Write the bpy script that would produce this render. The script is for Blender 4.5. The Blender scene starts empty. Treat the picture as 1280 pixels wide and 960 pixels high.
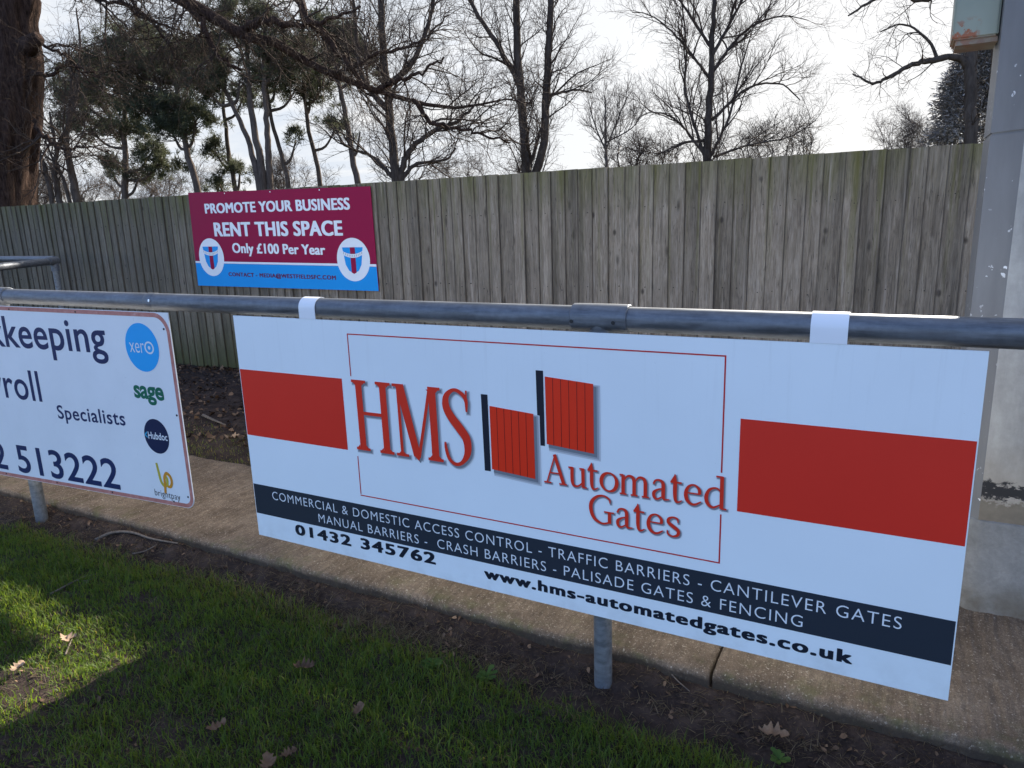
import bpy, math, random
import numpy as np
from mathutils import Vector, Matrix

R = math.radians
SC = bpy.context.scene
COL = SC.collection

# ------------------------------------------------------------------ camera
FPX, YAW, PITCH, ROLL = 900.41, -0.494949, 0.226658, -0.033225      # focal length in photo pixels (1280 wide)
CAM = np.array([2.24561, -1.92519, 1.4615])
cy, sy, cp, sp = math.cos(YAW), math.sin(YAW), math.cos(PITCH), math.sin(PITCH)
FWD = np.array([sy * cp, cy * cp, -sp]); r0 = np.array([cy, -sy, 0.0]); u0 = np.cross(r0, FWD)
RIGHT = r0 * math.cos(ROLL) + u0 * math.sin(ROLL); UP = u0 * math.cos(ROLL) - r0 * math.sin(ROLL)
cd = bpy.data.cameras.new('camera'); cam = bpy.data.objects.new('camera', cd); COL.objects.link(cam)
m = Matrix.Identity(4)
for i in range(3):
    m[i][0], m[i][1], m[i][2], m[i][3] = RIGHT[i], UP[i], -FWD[i], CAM[i]
cam.matrix_world = m
cd.sensor_width = 36.0; cd.lens = FPX * 36 / 1280; cd.clip_start = 0.05; cd.clip_end = 3000
SC.camera = cam

# ------------------------------------------------------------------ sky, sun, exposure
SUN_EL, SUN_AZ = R(26.3), R(5.0)          # azimuth clockwise from +Y
SUN_STRENGTH, SKY_STRENGTH, EXPOSURE = 5.0, 0.11, 1.65
W = bpy.data.worlds.new("World"); SC.world = W; W.use_nodes = True
nt = W.node_tree; nt.nodes.clear()
def wn(t, **k):
    n = nt.nodes.new(t)
    for a, b in k.items(): setattr(n, a, b)
    return n
wo = wn('ShaderNodeOutputWorld'); wb = wn('ShaderNodeBackground'); wb.inputs[1].default_value = SKY_STRENGTH
st = wn('ShaderNodeTexSky', sky_type='NISHITA', sun_disc=False, sun_elevation=SUN_EL, sun_rotation=SUN_AZ, air_density=1.0, dust_density=1.0, ozone_density=1.5)
tc = wn('ShaderNodeTexCoord'); sep = wn('ShaderNodeSeparateXYZ'); nt.links.new(tc.outputs['Generated'], sep.inputs[0])
ad = wn('ShaderNodeMath', operation='ADD'); ad.inputs[1].default_value = 0.14; nt.links.new(sep.outputs[2], ad.inputs[0])
dx = wn('ShaderNodeMath', operation='DIVIDE'); dy = wn('ShaderNodeMath', operation='DIVIDE')
nt.links.new(sep.outputs[0], dx.inputs[0]); nt.links.new(ad.outputs[0], dx.inputs[1])
nt.links.new(sep.outputs[1], dy.inputs[0]); nt.links.new(ad.outputs[0], dy.inputs[1])
cmb = wn('ShaderNodeCombineXYZ'); nt.links.new(dx.outputs[0], cmb.inputs[0]); nt.links.new(dy.outputs[0], cmb.inputs[1])
mp = wn('ShaderNodeMapping'); mp.inputs['Scale'].default_value = (0.75, 1.15, 1); mp.inputs['Rotation'].default_value = (0, 0, 0.5); mp.inputs['Location'].default_value = (1.7, 0.4, 0)
nt.links.new(cmb.outputs[0], mp.inputs[0])
nz = wn('ShaderNodeTexNoise'); nz.inputs['Scale'].default_value = 1.3; nz.inputs['Detail'].default_value = 9; nz.inputs['Roughness'].default_value = 0.6; nz.inputs['Distortion'].default_value = 0.35
nt.links.new(mp.outputs[0], nz.inputs['Vector'])
rp = wn('ShaderNodeValToRGB'); rp.color_ramp.elements[0].position = 0.38; rp.color_ramp.elements[1].position = 0.62
nt.links.new(nz.outputs[0], rp.inputs[0])
# cloud colour brightened towards the sun side, its glow put into the sky
dot = wn('ShaderNodeVectorMath', operation='DOT_PRODUCT'); dot.inputs[1].default_value = (math.sin(R(-8)) * 0.98, math.cos(R(-8)) * 0.98, 0.17)
nt.links.new(tc.outputs['Generated'], dot.inputs[0])
mr = wn('ShaderNodeMapRange'); mr.inputs[1].default_value = 0.80; mr.inputs[2].default_value = 1.0; mr.inputs[3].default_value = 0.0; mr.inputs[4].default_value = 1.0
nt.links.new(dot.outputs['Value'], mr.inputs[0])
mx = wn('ShaderNodeMath', operation='MAXIMUM'); nt.links.new(rp.outputs[0], mx.inputs[0]); nt.links.new(mr.outputs[0], mx.inputs[1])
ccol = wn('ShaderNodeMixRGB'); ccol.inputs[1].default_value = (2.1, 2.3, 2.6, 1); ccol.inputs[2].default_value = (2.9, 2.9, 2.88, 1); nt.links.new(mx.outputs[0], ccol.inputs[0])
tint = wn('ShaderNodeMixRGB', blend_type='MULTIPLY'); tint.inputs[0].default_value = 1; tint.inputs[2].default_value = (0.97, 1.0, 1.22, 1); nt.links.new(st.outputs[0], tint.inputs[1])
# less cloud over the back half of the sky, which is what lights the shaded fronts blue
back = wn('ShaderNodeMapRange'); back.inputs[1].default_value = -0.35; back.inputs[2].default_value = 0.35; back.inputs[3].default_value = 0.0; back.inputs[4].default_value = 0.985
nt.links.new(sep.outputs[1], back.inputs[0])
mixc = wn('ShaderNodeMixRGB'); nt.links.new(back.outputs[0], mixc.inputs[0]); nt.links.new(tint.outputs[0], mixc.inputs[1]); nt.links.new(ccol.outputs[0], mixc.inputs[2])
nt.links.new(mixc.outputs[0], wb.inputs[0]); nt.links.new(wb.outputs[0], wo.inputs[0])

sl = bpy.data.lights.new('sun', 'SUN'); sl.energy = SUN_STRENGTH; sl.angle = R(0.8); sl.color = (1.0, 0.93, 0.82)
so = bpy.data.objects.new('sun', sl); COL.objects.link(so)
so.rotation_euler = Vector((-math.sin(SUN_AZ) * math.cos(SUN_EL), -math.cos(SUN_AZ) * math.cos(SUN_EL), -math.sin(SUN_EL))).to_track_quat('-Z', 'Y').to_euler()
vs = SC.view_settings; vs.view_transform = 'Standard'; vs.look = 'None'; vs.exposure = EXPOSURE; vs.gamma = 1.0; vs.use_curve_mapping = False
SC.cycles.max_bounces = 6; SC.cycles.transparent_max_bounces = 8

# ------------------------------------------------------------------ helpers
def aty(px, py, y):
    d = FWD + RIGHT * (px - 640) / FPX - UP * (py - 480) / FPX
    return CAM + d * (y - CAM[1]) / d[1]
def atz(px, py, z):
    d = FWD + RIGHT * (px - 640) / FPX - UP * (py - 480) / FPX
    return CAM + d * (z - CAM[2]) / d[2]
def dep(px, py, t):
    return CAM + (FWD + RIGHT * (px - 640) / FPX - UP * (py - 480) / FPX) * t

def tag(o, label=None, cat=None, group=None, kind=None):
    if label: o['label'] = label
    if cat: o['category'] = cat
    if group: o['group'] = group
    if kind: o['kind'] = kind
    return o
def thing(name, loc, label, cat, group=None):
    o = bpy.data.objects.new(name, None); o.empty_display_size = 0.1; COL.objects.link(o); o.location = loc
    return tag(o, label, cat, group)
def mesh_obj(name, V, F, mat, parent=None, smooth=False, mats=None, midx=None):
    me = bpy.data.meshes.new(name)
    V = np.asarray(V, float)
    if parent is not None:
        q = parent; off = np.zeros(3)
        while q is not None: off += np.array(q.location); q = q.parent
        V = V - off
    me.from_pydata(V.tolist(), [], F)
    for mm in (mats or [mat]): me.materials.append(mm)
    if midx is not None: me.polygons.foreach_set('material_index', midx)
    if smooth: me.polygons.foreach_set('use_smooth', [True] * len(me.polygons))
    me.update()
    o = bpy.data.objects.new(name, me); COL.objects.link(o)
    if parent is not None: o.parent = parent
    return o
def fast_mesh(name, V, tris, quads, mat, attr=None):
    """large mesh straight from numpy arrays"""
    me = bpy.data.meshes.new(name)
    V = np.ascontiguousarray(V, np.float32)
    nt_, nq = len(tris), len(quads)
    loops = np.concatenate([np.asarray(tris, np.int32).ravel(), np.asarray(quads, np.int32).ravel()])
    me.vertices.add(len(V)); me.vertices.foreach_set('co', V.ravel())
    me.loops.add(len(loops)); me.loops.foreach_set('vertex_index', loops)
    me.polygons.add(nt_ + nq)
    ls = np.concatenate([np.arange(nt_) * 3, nt_ * 3 + np.arange(nq) * 4]).astype(np.int32)
    lt = np.concatenate([np.full(nt_, 3), np.full(nq, 4)]).astype(np.int32)
    me.polygons.foreach_set('loop_start', ls); me.polygons.foreach_set('loop_total', lt)
    me.polygons.foreach_set('use_smooth', np.ones(nt_ + nq, bool))
    if attr is not None:
        a = me.attributes.new('rnd', 'FLOAT', 'POINT'); a.data.foreach_set('value', np.ascontiguousarray(attr, np.float32))
    me.materials.append(mat); me.update(calc_edges=True); me.validate()
    o = bpy.data.objects.new(name, me); COL.objects.link(o)
    return o
class MB:
    def __init__(s): s.V = []; s.F = []; s.M = []
    def add(s, V, F, mi=0):
        b = len(s.V); s.V += [tuple(map(float, v)) for v in V]; s.F += [tuple(i + b for i in f) for f in F]; s.M += [mi] * len(F)
    def box(s, a, b, mi=0):
        (x0, y0, z0), (x1, y1, z1) = a, b
        s.add([(x0, y0, z0), (x1, y0, z0), (x1, y1, z0), (x0, y1, z0), (x0, y0, z1), (x1, y0, z1), (x1, y1, z1), (x0, y1, z1)],
              [(0, 3, 2, 1), (4, 5, 6, 7), (0, 1, 5, 4), (1, 2, 6, 5), (2, 3, 7, 6), (3, 0, 4, 7)], mi)
    def tube(s, pts, rad, n=16, caps=True, mi=0):
        pts = np.asarray(pts, float); k = len(pts)
        rad = np.full(k, rad, float) if np.isscalar(rad) else np.asarray(rad, float)
        t = np.gradient(pts, axis=0); t /= np.linalg.norm(t, axis=1)[:, None]
        ref = np.array([0, 0, 1.0]) if abs(t[0][2]) < 0.9 else np.array([1.0, 0, 0])
        V = []
        for i in range(k):
            a = np.cross(t[i], ref); a /= np.linalg.norm(a); b = np.cross(a, t[i])
            for j in range(n):
                th = 2 * math.pi * j / n
                V.append(pts[i] + rad[i] * (a * math.cos(th) + b * math.sin(th)))
        F = [(i * n + j, i * n + (j + 1) % n, (i + 1) * n + (j + 1) % n, (i + 1) * n + j) for i in range(k - 1) for j in range(n)]
        if caps: F += [tuple(range(n - 1, -1, -1)), tuple(range((k - 1) * n, k * n))]
        s.add(V, F, mi)
    def build(s, name, mat, parent=None, smooth=False, mats=None):
        return mesh_obj(name, s.V, s.F, mat, parent, smooth, mats, s.M if mats else None)
def autosmooth(o, ang=40):
    me = o.data
    me.polygons.foreach_set('use_smooth', [True] * len(me.polygons))
    import bmesh
    bm = bmesh.new(); bm.from_mesh(me)
    for e in bm.edges:
        e.smooth = not (len(e.link_faces) == 2 and e.calc_face_angle(0) > R(ang))
    bm.to_mesh(me); bm.free()
    return o
def bevel(o, w, seg=2):
    import bmesh
    bm = bmesh.new(); bm.from_mesh(o.data)
    bmesh.ops.bevel(bm, geom=bm.edges[:], offset=w, segments=seg, affect='EDGES', clamp_overlap=True)
    bm.to_mesh(o.data); bm.free(); return o

# numpy value noise
def vnoise(x, y, seed=0):
    x = np.asarray(x, float); y = np.asarray(y, float)
    xi = np.floor(x).astype(np.int64); yi = np.floor(y).astype(np.int64); fx = x - xi; fy = y - yi
    def h(a, b):
        n = (a * 374761393 + b * 668265263 + seed * 974634541) & 0xffffffff
        n = ((n ^ (n >> 13)) * 1274126177) & 0xffffffff
        return ((n ^ (n >> 16)) & 0xffff) / 65535.0
    ux = fx * fx * (3 - 2 * fx); uy = fy * fy * (3 - 2 * fy)
    return (h(xi, yi) * (1 - ux) + h(xi + 1, yi) * ux) * (1 - uy) + (h(xi, yi + 1) * (1 - ux) + h(xi + 1, yi + 1) * ux) * uy
def fbm(x, y, o=4, seed=0):
    v = 0; a = 0.5; f = 1.0
    for i in range(o): v = v + a * vnoise(x * f, y * f, seed + i * 7); a *= 0.5; f *= 2.03
    return v

# ------------------------------------------------------------------ materials
class Mat:
    def __init__(s, name):
        s.m = bpy.data.materials.new(name); s.m.use_nodes = True; s.t = s.m.node_tree
        s.b = s.t.nodes['Principled BSDF']; s.out = s.t.nodes['Material Output']; s.tc = None
    def n(s, t, **k):
        n = s.t.nodes.new(t)
        for a, b in k.items(): setattr(n, a, b)
        return n
    def l(s, a, b): s.t.links.new(a, b)
    def coord(s, scale=(1, 1, 1), rot=(0, 0, 0)):
        g = s.n('ShaderNodeNewGeometry'); mp = s.n('ShaderNodeMapping'); mp.inputs['Scale'].default_value = scale; mp.inputs['Rotation'].default_value = rot
        s.l(g.outputs['Position'], mp.inputs[0]); return mp.outputs[0]
    def noise(s, vec, scale, detail=6, rough=0.6, dist=0.0):
        n = s.n('ShaderNodeTexNoise'); n.inputs['Scale'].default_value = scale; n.inputs['Detail'].default_value = detail
        n.inputs['Roughness'].default_value = rough; n.inputs['Distortion'].default_value = dist
        s.l(vec, n.inputs['Vector']); return n.outputs[0]
    def ramp(s, fac, stops):
        r = s.n('ShaderNodeValToRGB'); e = r.color_ramp.elements
        while len(e) < len(stops): e.new(0.5)
        for el, (p, c) in zip(e, stops):
            el.position = p; el.color = (c, c, c, 1) if np.isscalar(c) else (*c, 1)
        s.l(fac, r.inputs[0]); return r.outputs[0]
    def mix(s, fac, a, b, mode='MIX'):
        n = s.n('ShaderNodeMixRGB', blend_type=mode)
        for i, v in ((0, fac), (1, a), (2, b)):
            if hasattr(v, 'node'): s.l(v, n.inputs[i])
            elif i == 0: n.inputs[0].default_value = v
            else: n.inputs[i].default_value = (*v, 1)
        return n.outputs[0]
    def math(s, op, a, b):
        n = s.n('ShaderNodeMath', operation=op)
        for i, v in ((0, a), (1, b)):
            if hasattr(v, 'node'): s.l(v, n.inputs[i])
            else: n.inputs[i].default_value = v
        return n.outputs[0]
    def maprange(s, v, a, b, c=0.0, d=1.0):
        n = s.n('ShaderNodeMapRange'); s.l(v, n.inputs[0])
        for i, q in enumerate((a, b, c, d)): n.inputs[i + 1].default_value = q
        return n.outputs[0]
    def pos(s):
        g = s.n('ShaderNodeNewGeometry'); x = s.n('ShaderNodeSeparateXYZ'); s.l(g.outputs['Position'], x.inputs[0]); return x.outputs
    def color(s, c):
        if hasattr(c, 'node'): s.l(c, s.b.inputs['Base Color'])
        else: s.b.inputs['Base Color'].default_value = (*c, 1)
        return s
    def bump(s, h, strength=0.5, dist=0.01):
        n = s.n('ShaderNodeBump'); n.inputs['Strength'].default_value = strength; n.inputs['Distance'].default_value = dist
        s.l(h, n.inputs['Height']); s.l(n.outputs[0], s.b.inputs['Normal']); return s
    def set(s, rough=None, metal=None, spec=None):
        for k, v in (('Roughness', rough), ('Metallic', metal), ('Specular IOR Level', spec)):
            if v is None: continue
            if hasattr(v, 'node'): s.l(v, s.b.inputs[k])
            else: s.b.inputs[k].default_value = v
        return s

def print_mat(name, c, rough=0.38, dirt=0.05, spec=0.3):
    a = Mat(name); v = a.coord()
    n = a.noise(v, 3.0, 5); d = a.ramp(n, [(0.35, 1 - dirt), (0.7, 1.0)])
    a.color(a.mix(1.0, c, d, 'MULTIPLY')).set(rough=rough, spec=spec); return a.m
a = Mat('white_panel'); v = a.coord(); drip = a.noise(a.coord((14, 1, 0.7)), 2.6, 6, 0.65); dust = a.noise(v, 1.6, 6, 0.6); sp = a.noise(v, 70, 3, 0.6)
c = a.mix(1.0, (0.80, 0.845, 0.86), a.ramp(dust, [(0.3, 0.955), (0.65, 1.0)]), 'MULTIPLY')
c = a.mix(a.math('MULTIPLY', a.ramp(drip, [(0.55, 0.0), (0.75, 0.16)]), a.maprange(a.pos()[2], 0.75, 1.12)), c, (0.33, 0.33, 0.31))
c = a.mix(a.ramp(sp, [(0.70, 0.0), (0.76, 0.22)]), c, (0.35, 0.33, 0.29))
c = a.mix(a.math('MULTIPLY', a.maprange(a.pos()[2], 0.33, 0.225), a.ramp(a.noise(v, 9, 6, 0.65), [(0.45, 0.0), (0.7, 0.22)])), c, (0.28, 0.24, 0.19))
a.color(c).set(rough=a.maprange(dust, 0.3, 0.7, 0.28, 0.42), spec=0.35); a.bump(a.noise(v, 1.1, 2), 0.25, 0.02); WHITE = a.m
RED = print_mat('red_print', (0.70, 0.032, 0.018)); REDL = print_mat('red_letters', (0.72, 0.035, 0.016)); REDG = print_mat('red_gate', (0.80, 0.035, 0.010))
REDLINE = print_mat('red_line', (0.55, 0.022, 0.025)); REDDK = print_mat('gate_lines', (0.18, 0.012, 0.01))
NAVY = print_mat('navy_band', (0.024, 0.031, 0.044)); NAVYL = print_mat('dark_letters', (0.012, 0.016, 0.028))
PALE = print_mat('pale_letters', (0.74, 0.76, 0.78))
SH = [print_mat('print_grey_pale', (0.56, 0.57, 0.59)), print_mat('print_grey_mid', (0.36, 0.37, 0.39)), print_mat('print_grey', (0.20, 0.21, 0.23))]
CLARET = print_mat('claret_print', (0.27, 0.006, 0.046), 0.45, 0.05, 0.12); CYAN = print_mat('sky_blue_print', (0.012, 0.28, 0.66), 0.4, 0.05, 0.15)
CLARETL = print_mat('claret_letters', (0.10, 0.006, 0.05))

def steel(name, base, rough, metal):
    a = Mat(name); v = a.coord(); v2 = a.coord((1.2, 9, 9))
    n = a.noise(v2, 6, 8, 0.65); n2 = a.noise(v, 45, 4)
    c = a.ramp(n, [(0.3, tuple(x * 0.55 for x in base)), (0.5, base), (0.75, tuple(min(1, x * 1.5) for x in base))])
    a.color(a.mix(0.3, c, a.ramp(n2, [(0.35, 0.35), (0.7, 1.0)]), 'MULTIPLY')).set(rough=a.maprange(n, 0.3, 0.7, rough - 0.06, rough + 0.15), metal=metal)
    a.bump(n2, 0.12, 0.002); return a.m
GALV = steel('galvanised_steel', (0.15, 0.16, 0.178), 0.5, 0.5)
GALVP = steel('galvanised_post', (0.19, 0.195, 0.20), 0.55, 0.35)
SCREW = Mat('dark_screw').color((0.012, 0.012, 0.013)).set(rough=0.6).m
BRIGHT = Mat('bright_zinc').color((0.6, 0.6, 0.6)).set(rough=0.3, metal=0.8).m
STRAP = print_mat('strap_white', (0.80, 0.81, 0.83), 0.35)

# ------------------------------------------------------------------ ground
def soil_h(x, y):
    base = np.where(y < 0.55, -0.025, 0.035) + np.where(y > 3.3, -0.02, 0)
    near = np.exp(-((np.abs(x) / 6.0) ** 4))
    h = (fbm(x * 3.1, y * 3.1, 4, 3) - 0.47) * 0.05 + (fbm(x * 17, y * 17, 4, 9) - 0.45) * 0.030
    h = h + np.where((y > -0.16) & (y < 0.2), (fbm(x * 30, y * 30, 2, 21) - 0.4) * 0.018 - 0.012, 0)
    h = h + np.where((y > -0.02) & (y < 0.5), np.clip((y - 0.03) / 0.07, 0, 1) * 0.040, 0)
    return base + h * near
def axis(fine0, fine1, step, far):
    a = list(np.arange(fine0, fine1 + 1e-6, step)); s = step
    while a[-1] < far: s *= 1.35; a.append(a[-1] + s)
    s = step
    while a[0] > -far: s *= 1.35; a.insert(0, a[0] - s)
    return np.array(a)
gx = axis(-4.5, 3.4, 0.025, 900); gy = axis(-1.6, 3.3, 0.025, 900)
X, Y = np.meshgrid(gx, gy, indexing='ij'); Z = soil_h(X, Y)
V = np.stack([X, Y, Z], -1).reshape(-1, 3); nx, ny = len(gx), len(gy)
I = (np.arange(nx - 1)[:, None] * ny + np.arange(ny - 1)[None]).ravel()
Q = np.stack([I, I + ny, I + ny + 1, I + 1], 1)
a = Mat('soil'); v = a.coord()
n1 = a.noise(v, 9, 10, 0.7); n2 = a.noise(v, 70, 5, 0.7); n3 = a.noise(v, 1.7, 4)
c = a.ramp(n1, [(0.28, (0.012, 0.008, 0.007)), (0.5, (0.034, 0.023, 0.019)), (0.78, (0.085, 0.060, 0.047))])
c = a.mix(a.ramp(n2, [(0.55, 0.0), (0.75, 0.5)]), c, (0.16, 0.115, 0.08))
far = a.maprange(a.pos()[1], 3.4, 5.0)
c = a.mix(far, c, a.mix(n3, (0.035, 0.05, 0.016), (0.06, 0.045, 0.03)))
a.color(c).set(rough=0.95, spec=0.15); a.bump(a.math('ADD', n1, a.math('MULTIPLY', n2, 0.5)), 0.9, 0.012)
ground = fast_mesh('ground', V, np.zeros((0, 3), int), Q, a.m); tag(ground, kind='structure')

# ------------------------------------------------------------------ concrete path (two slabs, joint at x = 1.82)
a = Mat('ribbed_concrete'); v = a.coord(); vr = a.coord((1.0, 0.22, 1.0))
w = a.n('ShaderNodeTexWave', wave_type='BANDS', bands_direction='X'); w.inputs['Scale'].default_value = 13.0; w.inputs['Distortion'].default_value = 7.0; w.inputs['Detail'].default_value = 3; w.inputs['Detail Scale'].default_value = 1.0
a.l(vr, w.inputs['Vector'])
n1 = a.noise(v, 5, 8, 0.65); n2 = a.noise(v, 120, 4, 0.7); n3 = a.noise(v, 28, 6, 0.7)
br = a.noise(a.coord((1.0, 0.12, 1.0), (0, 0, 0.06)), 55, 5, 0.7)
c = a.ramp(n1, [(0.28, (0.105, 0.075, 0.052)), (0.52, (0.180, 0.133, 0.096)), (0.75, (0.265, 0.203, 0.152))])
c = a.mix(0.6, c, a.ramp(br, [(0.35, 0.5), (0.62, 1.05)]), 'MULTIPLY')
c = a.mix(0.12, c, a.ramp(w.outputs[0], [(0.1, 0.55), (0.7, 1.0)]), 'MULTIPLY')
c = a.mix(0.55, c, a.ramp(n3, [(0.3, 0.5), (0.6, 1.0)]), 'MULTIPLY')
c = a.mix(a.ramp(n2, [(0.58, 0.0), (0.66, 0.75)]), c, (0.42, 0.36, 0.29))
n4 = a.noise(v, 260, 2, 0.5); c = a.mix(0.6, c, a.ramp(n4, [(0.38, 0.55), (0.6, 1.1)]), 'MULTIPLY')
edge = a.math('MULTIPLY', a.maprange(a.pos()[1], 0.26, 0.10), a.ramp(a.noise(v, 11, 5), [(0.50, 0.0), (0.66, 0.5)]))
c = a.mix(edge, c, (0.075, 0.085, 0.025))
edge_shade = a.maprange(a.math('ADD', a.pos()[2], a.math('MULTIPLY', n3, 0.012)), 0.041, 0.028); c = a.mix(a.math('MULTIPLY', edge_shade, 0.85), c, (0.05, 0.037, 0.028))  # shade under the slab edge painted into its low front face
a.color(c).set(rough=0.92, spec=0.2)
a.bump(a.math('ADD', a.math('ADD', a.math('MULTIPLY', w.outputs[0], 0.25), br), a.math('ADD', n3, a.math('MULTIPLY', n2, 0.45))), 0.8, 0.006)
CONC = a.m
def slab(name_x0, name_x1, ztop, fine0, fine1):
    x0, x1 = name_x0, name_x1
    xs = [x0]
    while xs[-1] < x1:
        xs.append(xs[-1] + (0.006 if fine0 < xs[-1] < fine1 else 0.03))
    xs[-1] = x1; xs = np.array(xs)
    ts = np.concatenate([np.arange(0.036, 0.42, 0.007), np.arange(0.42, 0.86, 0.012)])
    prof = [(0.020, -0.12), (0.010, -0.03), (0.0, 0.024), (0.002, 0.040), (0.008, 0.047), (0.018, 0.0495)] + [(t, 0.05) for t in ts] + [(0.87, 0.045), (0.885, 0.03), (0.885, -0.12)]
    k = len(prof); T = np.array([p[0] for p in prof])[None]; ZP = np.array([p[1] for p in prof])[None]
    Xg = np.repeat(xs[:, None], k, 1); Tg = np.repeat(T, len(xs), 0)
    e = (fbm(xs * 4.0, xs * 0 + 0.3, 4, 5) - 0.47) * 0.045 + (fbm(xs * 26, xs * 0 + 2.3, 3, 15) - 0.45) * 0.012; e2 = (fbm(xs * 3.0, xs * 0 + 7.3, 4, 8) - 0.47) * 0.10
    idx = np.arange(k)[None]
    Yg = 0.108 + Tg + e[:, None] * (1 - Tg / 0.885) + e2[:, None] * Tg / 0.885 + np.where(idx < 5, (fbm(Xg * 24, ZP * 40 + 3, 2, 4) - 0.4) * 0.012, 0)
    end = np.minimum(xs - x0, x1 - xs); rnd = (np.maximum(0, 0.02 - end) ** 2 * 25)[:, None]
    warp = Xg + 0.05 * fbm(Xg * 2, Tg * 5, 2, 77)
    groove = (fbm(warp * 42, Tg * 4.5, 3, 33) - 0.45) * 0.011 + (fbm(Xg * 80, Tg * 60, 3, 35) - 0.45) * 0.007
    top = (idx > 4) & (idx < k - 2)
    Zg = ZP + np.where(idx > 1, ztop - 0.05, 0) + np.where(top, (fbm(Xg * 3, Tg * 3, 3, 2) - 0.45) * 0.014 + groove, 0) - np.where(idx > 1, rnd, 0)
    V = np.stack([Xg, Yg, Zg], -1).reshape(-1, 3); n = len(xs)
    I = (np.arange(n - 1)[:, None] * k + np.arange(k - 1)[None]).ravel()
    return V, np.stack([I, I + k, I + k + 1, I + 1], 1), k, n
VA, QA, k_, n_ = slab(-9.0, 1.815, 0.052, -3.0, 1.9); VB, QB, k2_, n2_s = slab(1.826, 8.0, 0.060, 1.7, 3.2)
ends = []
def fan(base, k, flip):
    a_ = [base + t for t in range(k)]
    return [(a_[0], a_[t], a_[t + 1]) if not flip else (a_[0], a_[t + 1], a_[t]) for t in range(1, k - 1)]
ends += fan((n_ - 1) * k_, k_, True) + fan(len(VA), k2_, False)
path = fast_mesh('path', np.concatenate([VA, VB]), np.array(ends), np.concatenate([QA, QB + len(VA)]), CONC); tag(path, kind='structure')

# ------------------------------------------------------------------ timber fence
YF = 3.15
rng = np.random.RandomState(4)
mb = MB(); x = -22.0
while x < 9.0:
    wdt = 0.132 + rng.uniform(-0.006, 0.006)
    xt = rng.uniform(-0.004, 0.004); h = 1.790 + rng.uniform(-0.003, 0.003); y0 = YF + rng.uniform(-0.004, 0.004)
    b = 0.02
    # feather edge: thick on the left, thin under the next board
    V = []
    zs = [b, 0.5, 0.95, 1.4, h]
    bow = rng.uniform(-0.006, 0.006); tw = rng.uniform(-0.003, 0.003)
    for i, z in enumerate(zs):
        o = xt * i / 4; q = bow * math.sin(math.pi * i / 4)
        V += [(x + o, y0 - 0.001 + q, z), (x + wdt - 0.003 + o, y0 - 0.0165 + q + tw * i / 4, z), (x + wdt + o, y0 - 0.0135 + q + tw * i / 4, z), (x + wdt + o, y0 + 0.004, z), (x + o, y0 + 0.006, z)]
    F = [(i * 5 + j, i * 5 + (j + 1) % 5, (i + 1) * 5 + (j + 1) % 5, (i + 1) * 5 + j) for i in range(4) for j in range(5)]
    F += [(4, 3, 2, 1, 0), (20, 21, 22, 23, 24)]
    mb.add(V, F, 0)
    for zn in (0.38, 0.93, 1.5):
        xn = x + 0.085 + rng.uniform(-0.018, 0.018); z_ = zn + rng.uniform(-0.022, 0.022)
        mb.box((xn - 0.0030, y0 - 0.0160, z_ - 0.0028), (xn + 0.0030, y0 - 0.004, z_ + 0.0028), 1)
    x += 0.120 + rng.uniform(-0.022, 0.003)
a = Mat('weathered_timber')
gi = a.n('ShaderNodeNewGeometry'); rnd = gi.outputs['Random Per Island']
off = a.n('ShaderNodeCombineXYZ'); a.l(a.math('MULTIPLY', rnd, 37.0), off.inputs[2]); a.l(a.math('MULTIPLY', rnd, 11.0), off.inputs[1])
addv = a.n('ShaderNodeVectorMath', operation='ADD'); a.l(gi.outputs['Position'], addv.inputs[0]); a.l(off.outputs[0], addv.inputs[1])
mp = a.n('ShaderNodeMapping'); mp.inputs['Scale'].default_value = (15, 15, 1.3); a.l(addv.outputs[0], mp.inputs[0])
grain = a.noise(mp.outputs[0], 3.2, 9, 0.68, 0.9)
mp2 = a.n('ShaderNodeMapping'); mp2.inputs['Scale'].default_value = (60, 60, 3.2); a.l(addv.outputs[0], mp2.inputs[0])
fine = a.noise(mp2.outputs[0], 3.5, 5, 0.7)
mp3 = a.n('ShaderNodeMapping'); mp3.inputs['Scale'].default_value = (7, 7, 2.1); a.l(addv.outputs[0], mp3.inputs[0])
vo = a.n('ShaderNodeTexVoronoi'); vo.inputs['Scale'].default_value = 1.35; a.l(mp3.outputs[0], vo.inputs['Vector'])
knot = a.ramp(vo.outputs['Distance'], [(0.05, 1.0), (0.15, 0.0)])
c = a.ramp(grain, [(0.26, (0.165, 0.128, 0.094)), (0.5, (0.315, 0.255, 0.194)), (0.74, (0.45, 0.38, 0.305))])
c = a.mix(0.8, c, a.ramp(fine, [(0.33, 0.6), (0.62, 1.08)]), 'MULTIPLY')
blot = a.noise(a.coord((4, 4, 1.6)), 2.2, 6, 0.65); c = a.mix(0.45, c, a.ramp(blot, [(0.36, 0.68), (0.60, 1.05)]), 'MULTIPLY')
c = a.mix(1.0, c, a.ramp(rnd, [(0.0, 0.62), (0.5, 0.78), (1.0, 0.98)]), 'MULTIPLY')
c = a.mix(a.math('MULTIPLY', knot, 0.75), c, (0.045, 0.035, 0.028))
P = a.pos()
vz = a.coord((1.6, 1.6, 0.35)); big = a.noise(vz, 1.5, 6, 0.65)
green = a.math('MULTIPLY', a.maprange(P[2], 1.45, 1.80), a.ramp(a.noise(a.coord((5, 5, 0.5)), 1.4, 5), [(0.4, 0.15), (0.62, 0.95)]))
low = a.math('MULTIPLY', a.maprange(P[2], 0.62, 0.08), 0.85)
leftg = a.math('MULTIPLY', a.maprange(P[0], 0.3, -5.0), a.ramp(big, [(0.3, 0.35), (0.65, 0.95)]))
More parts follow.
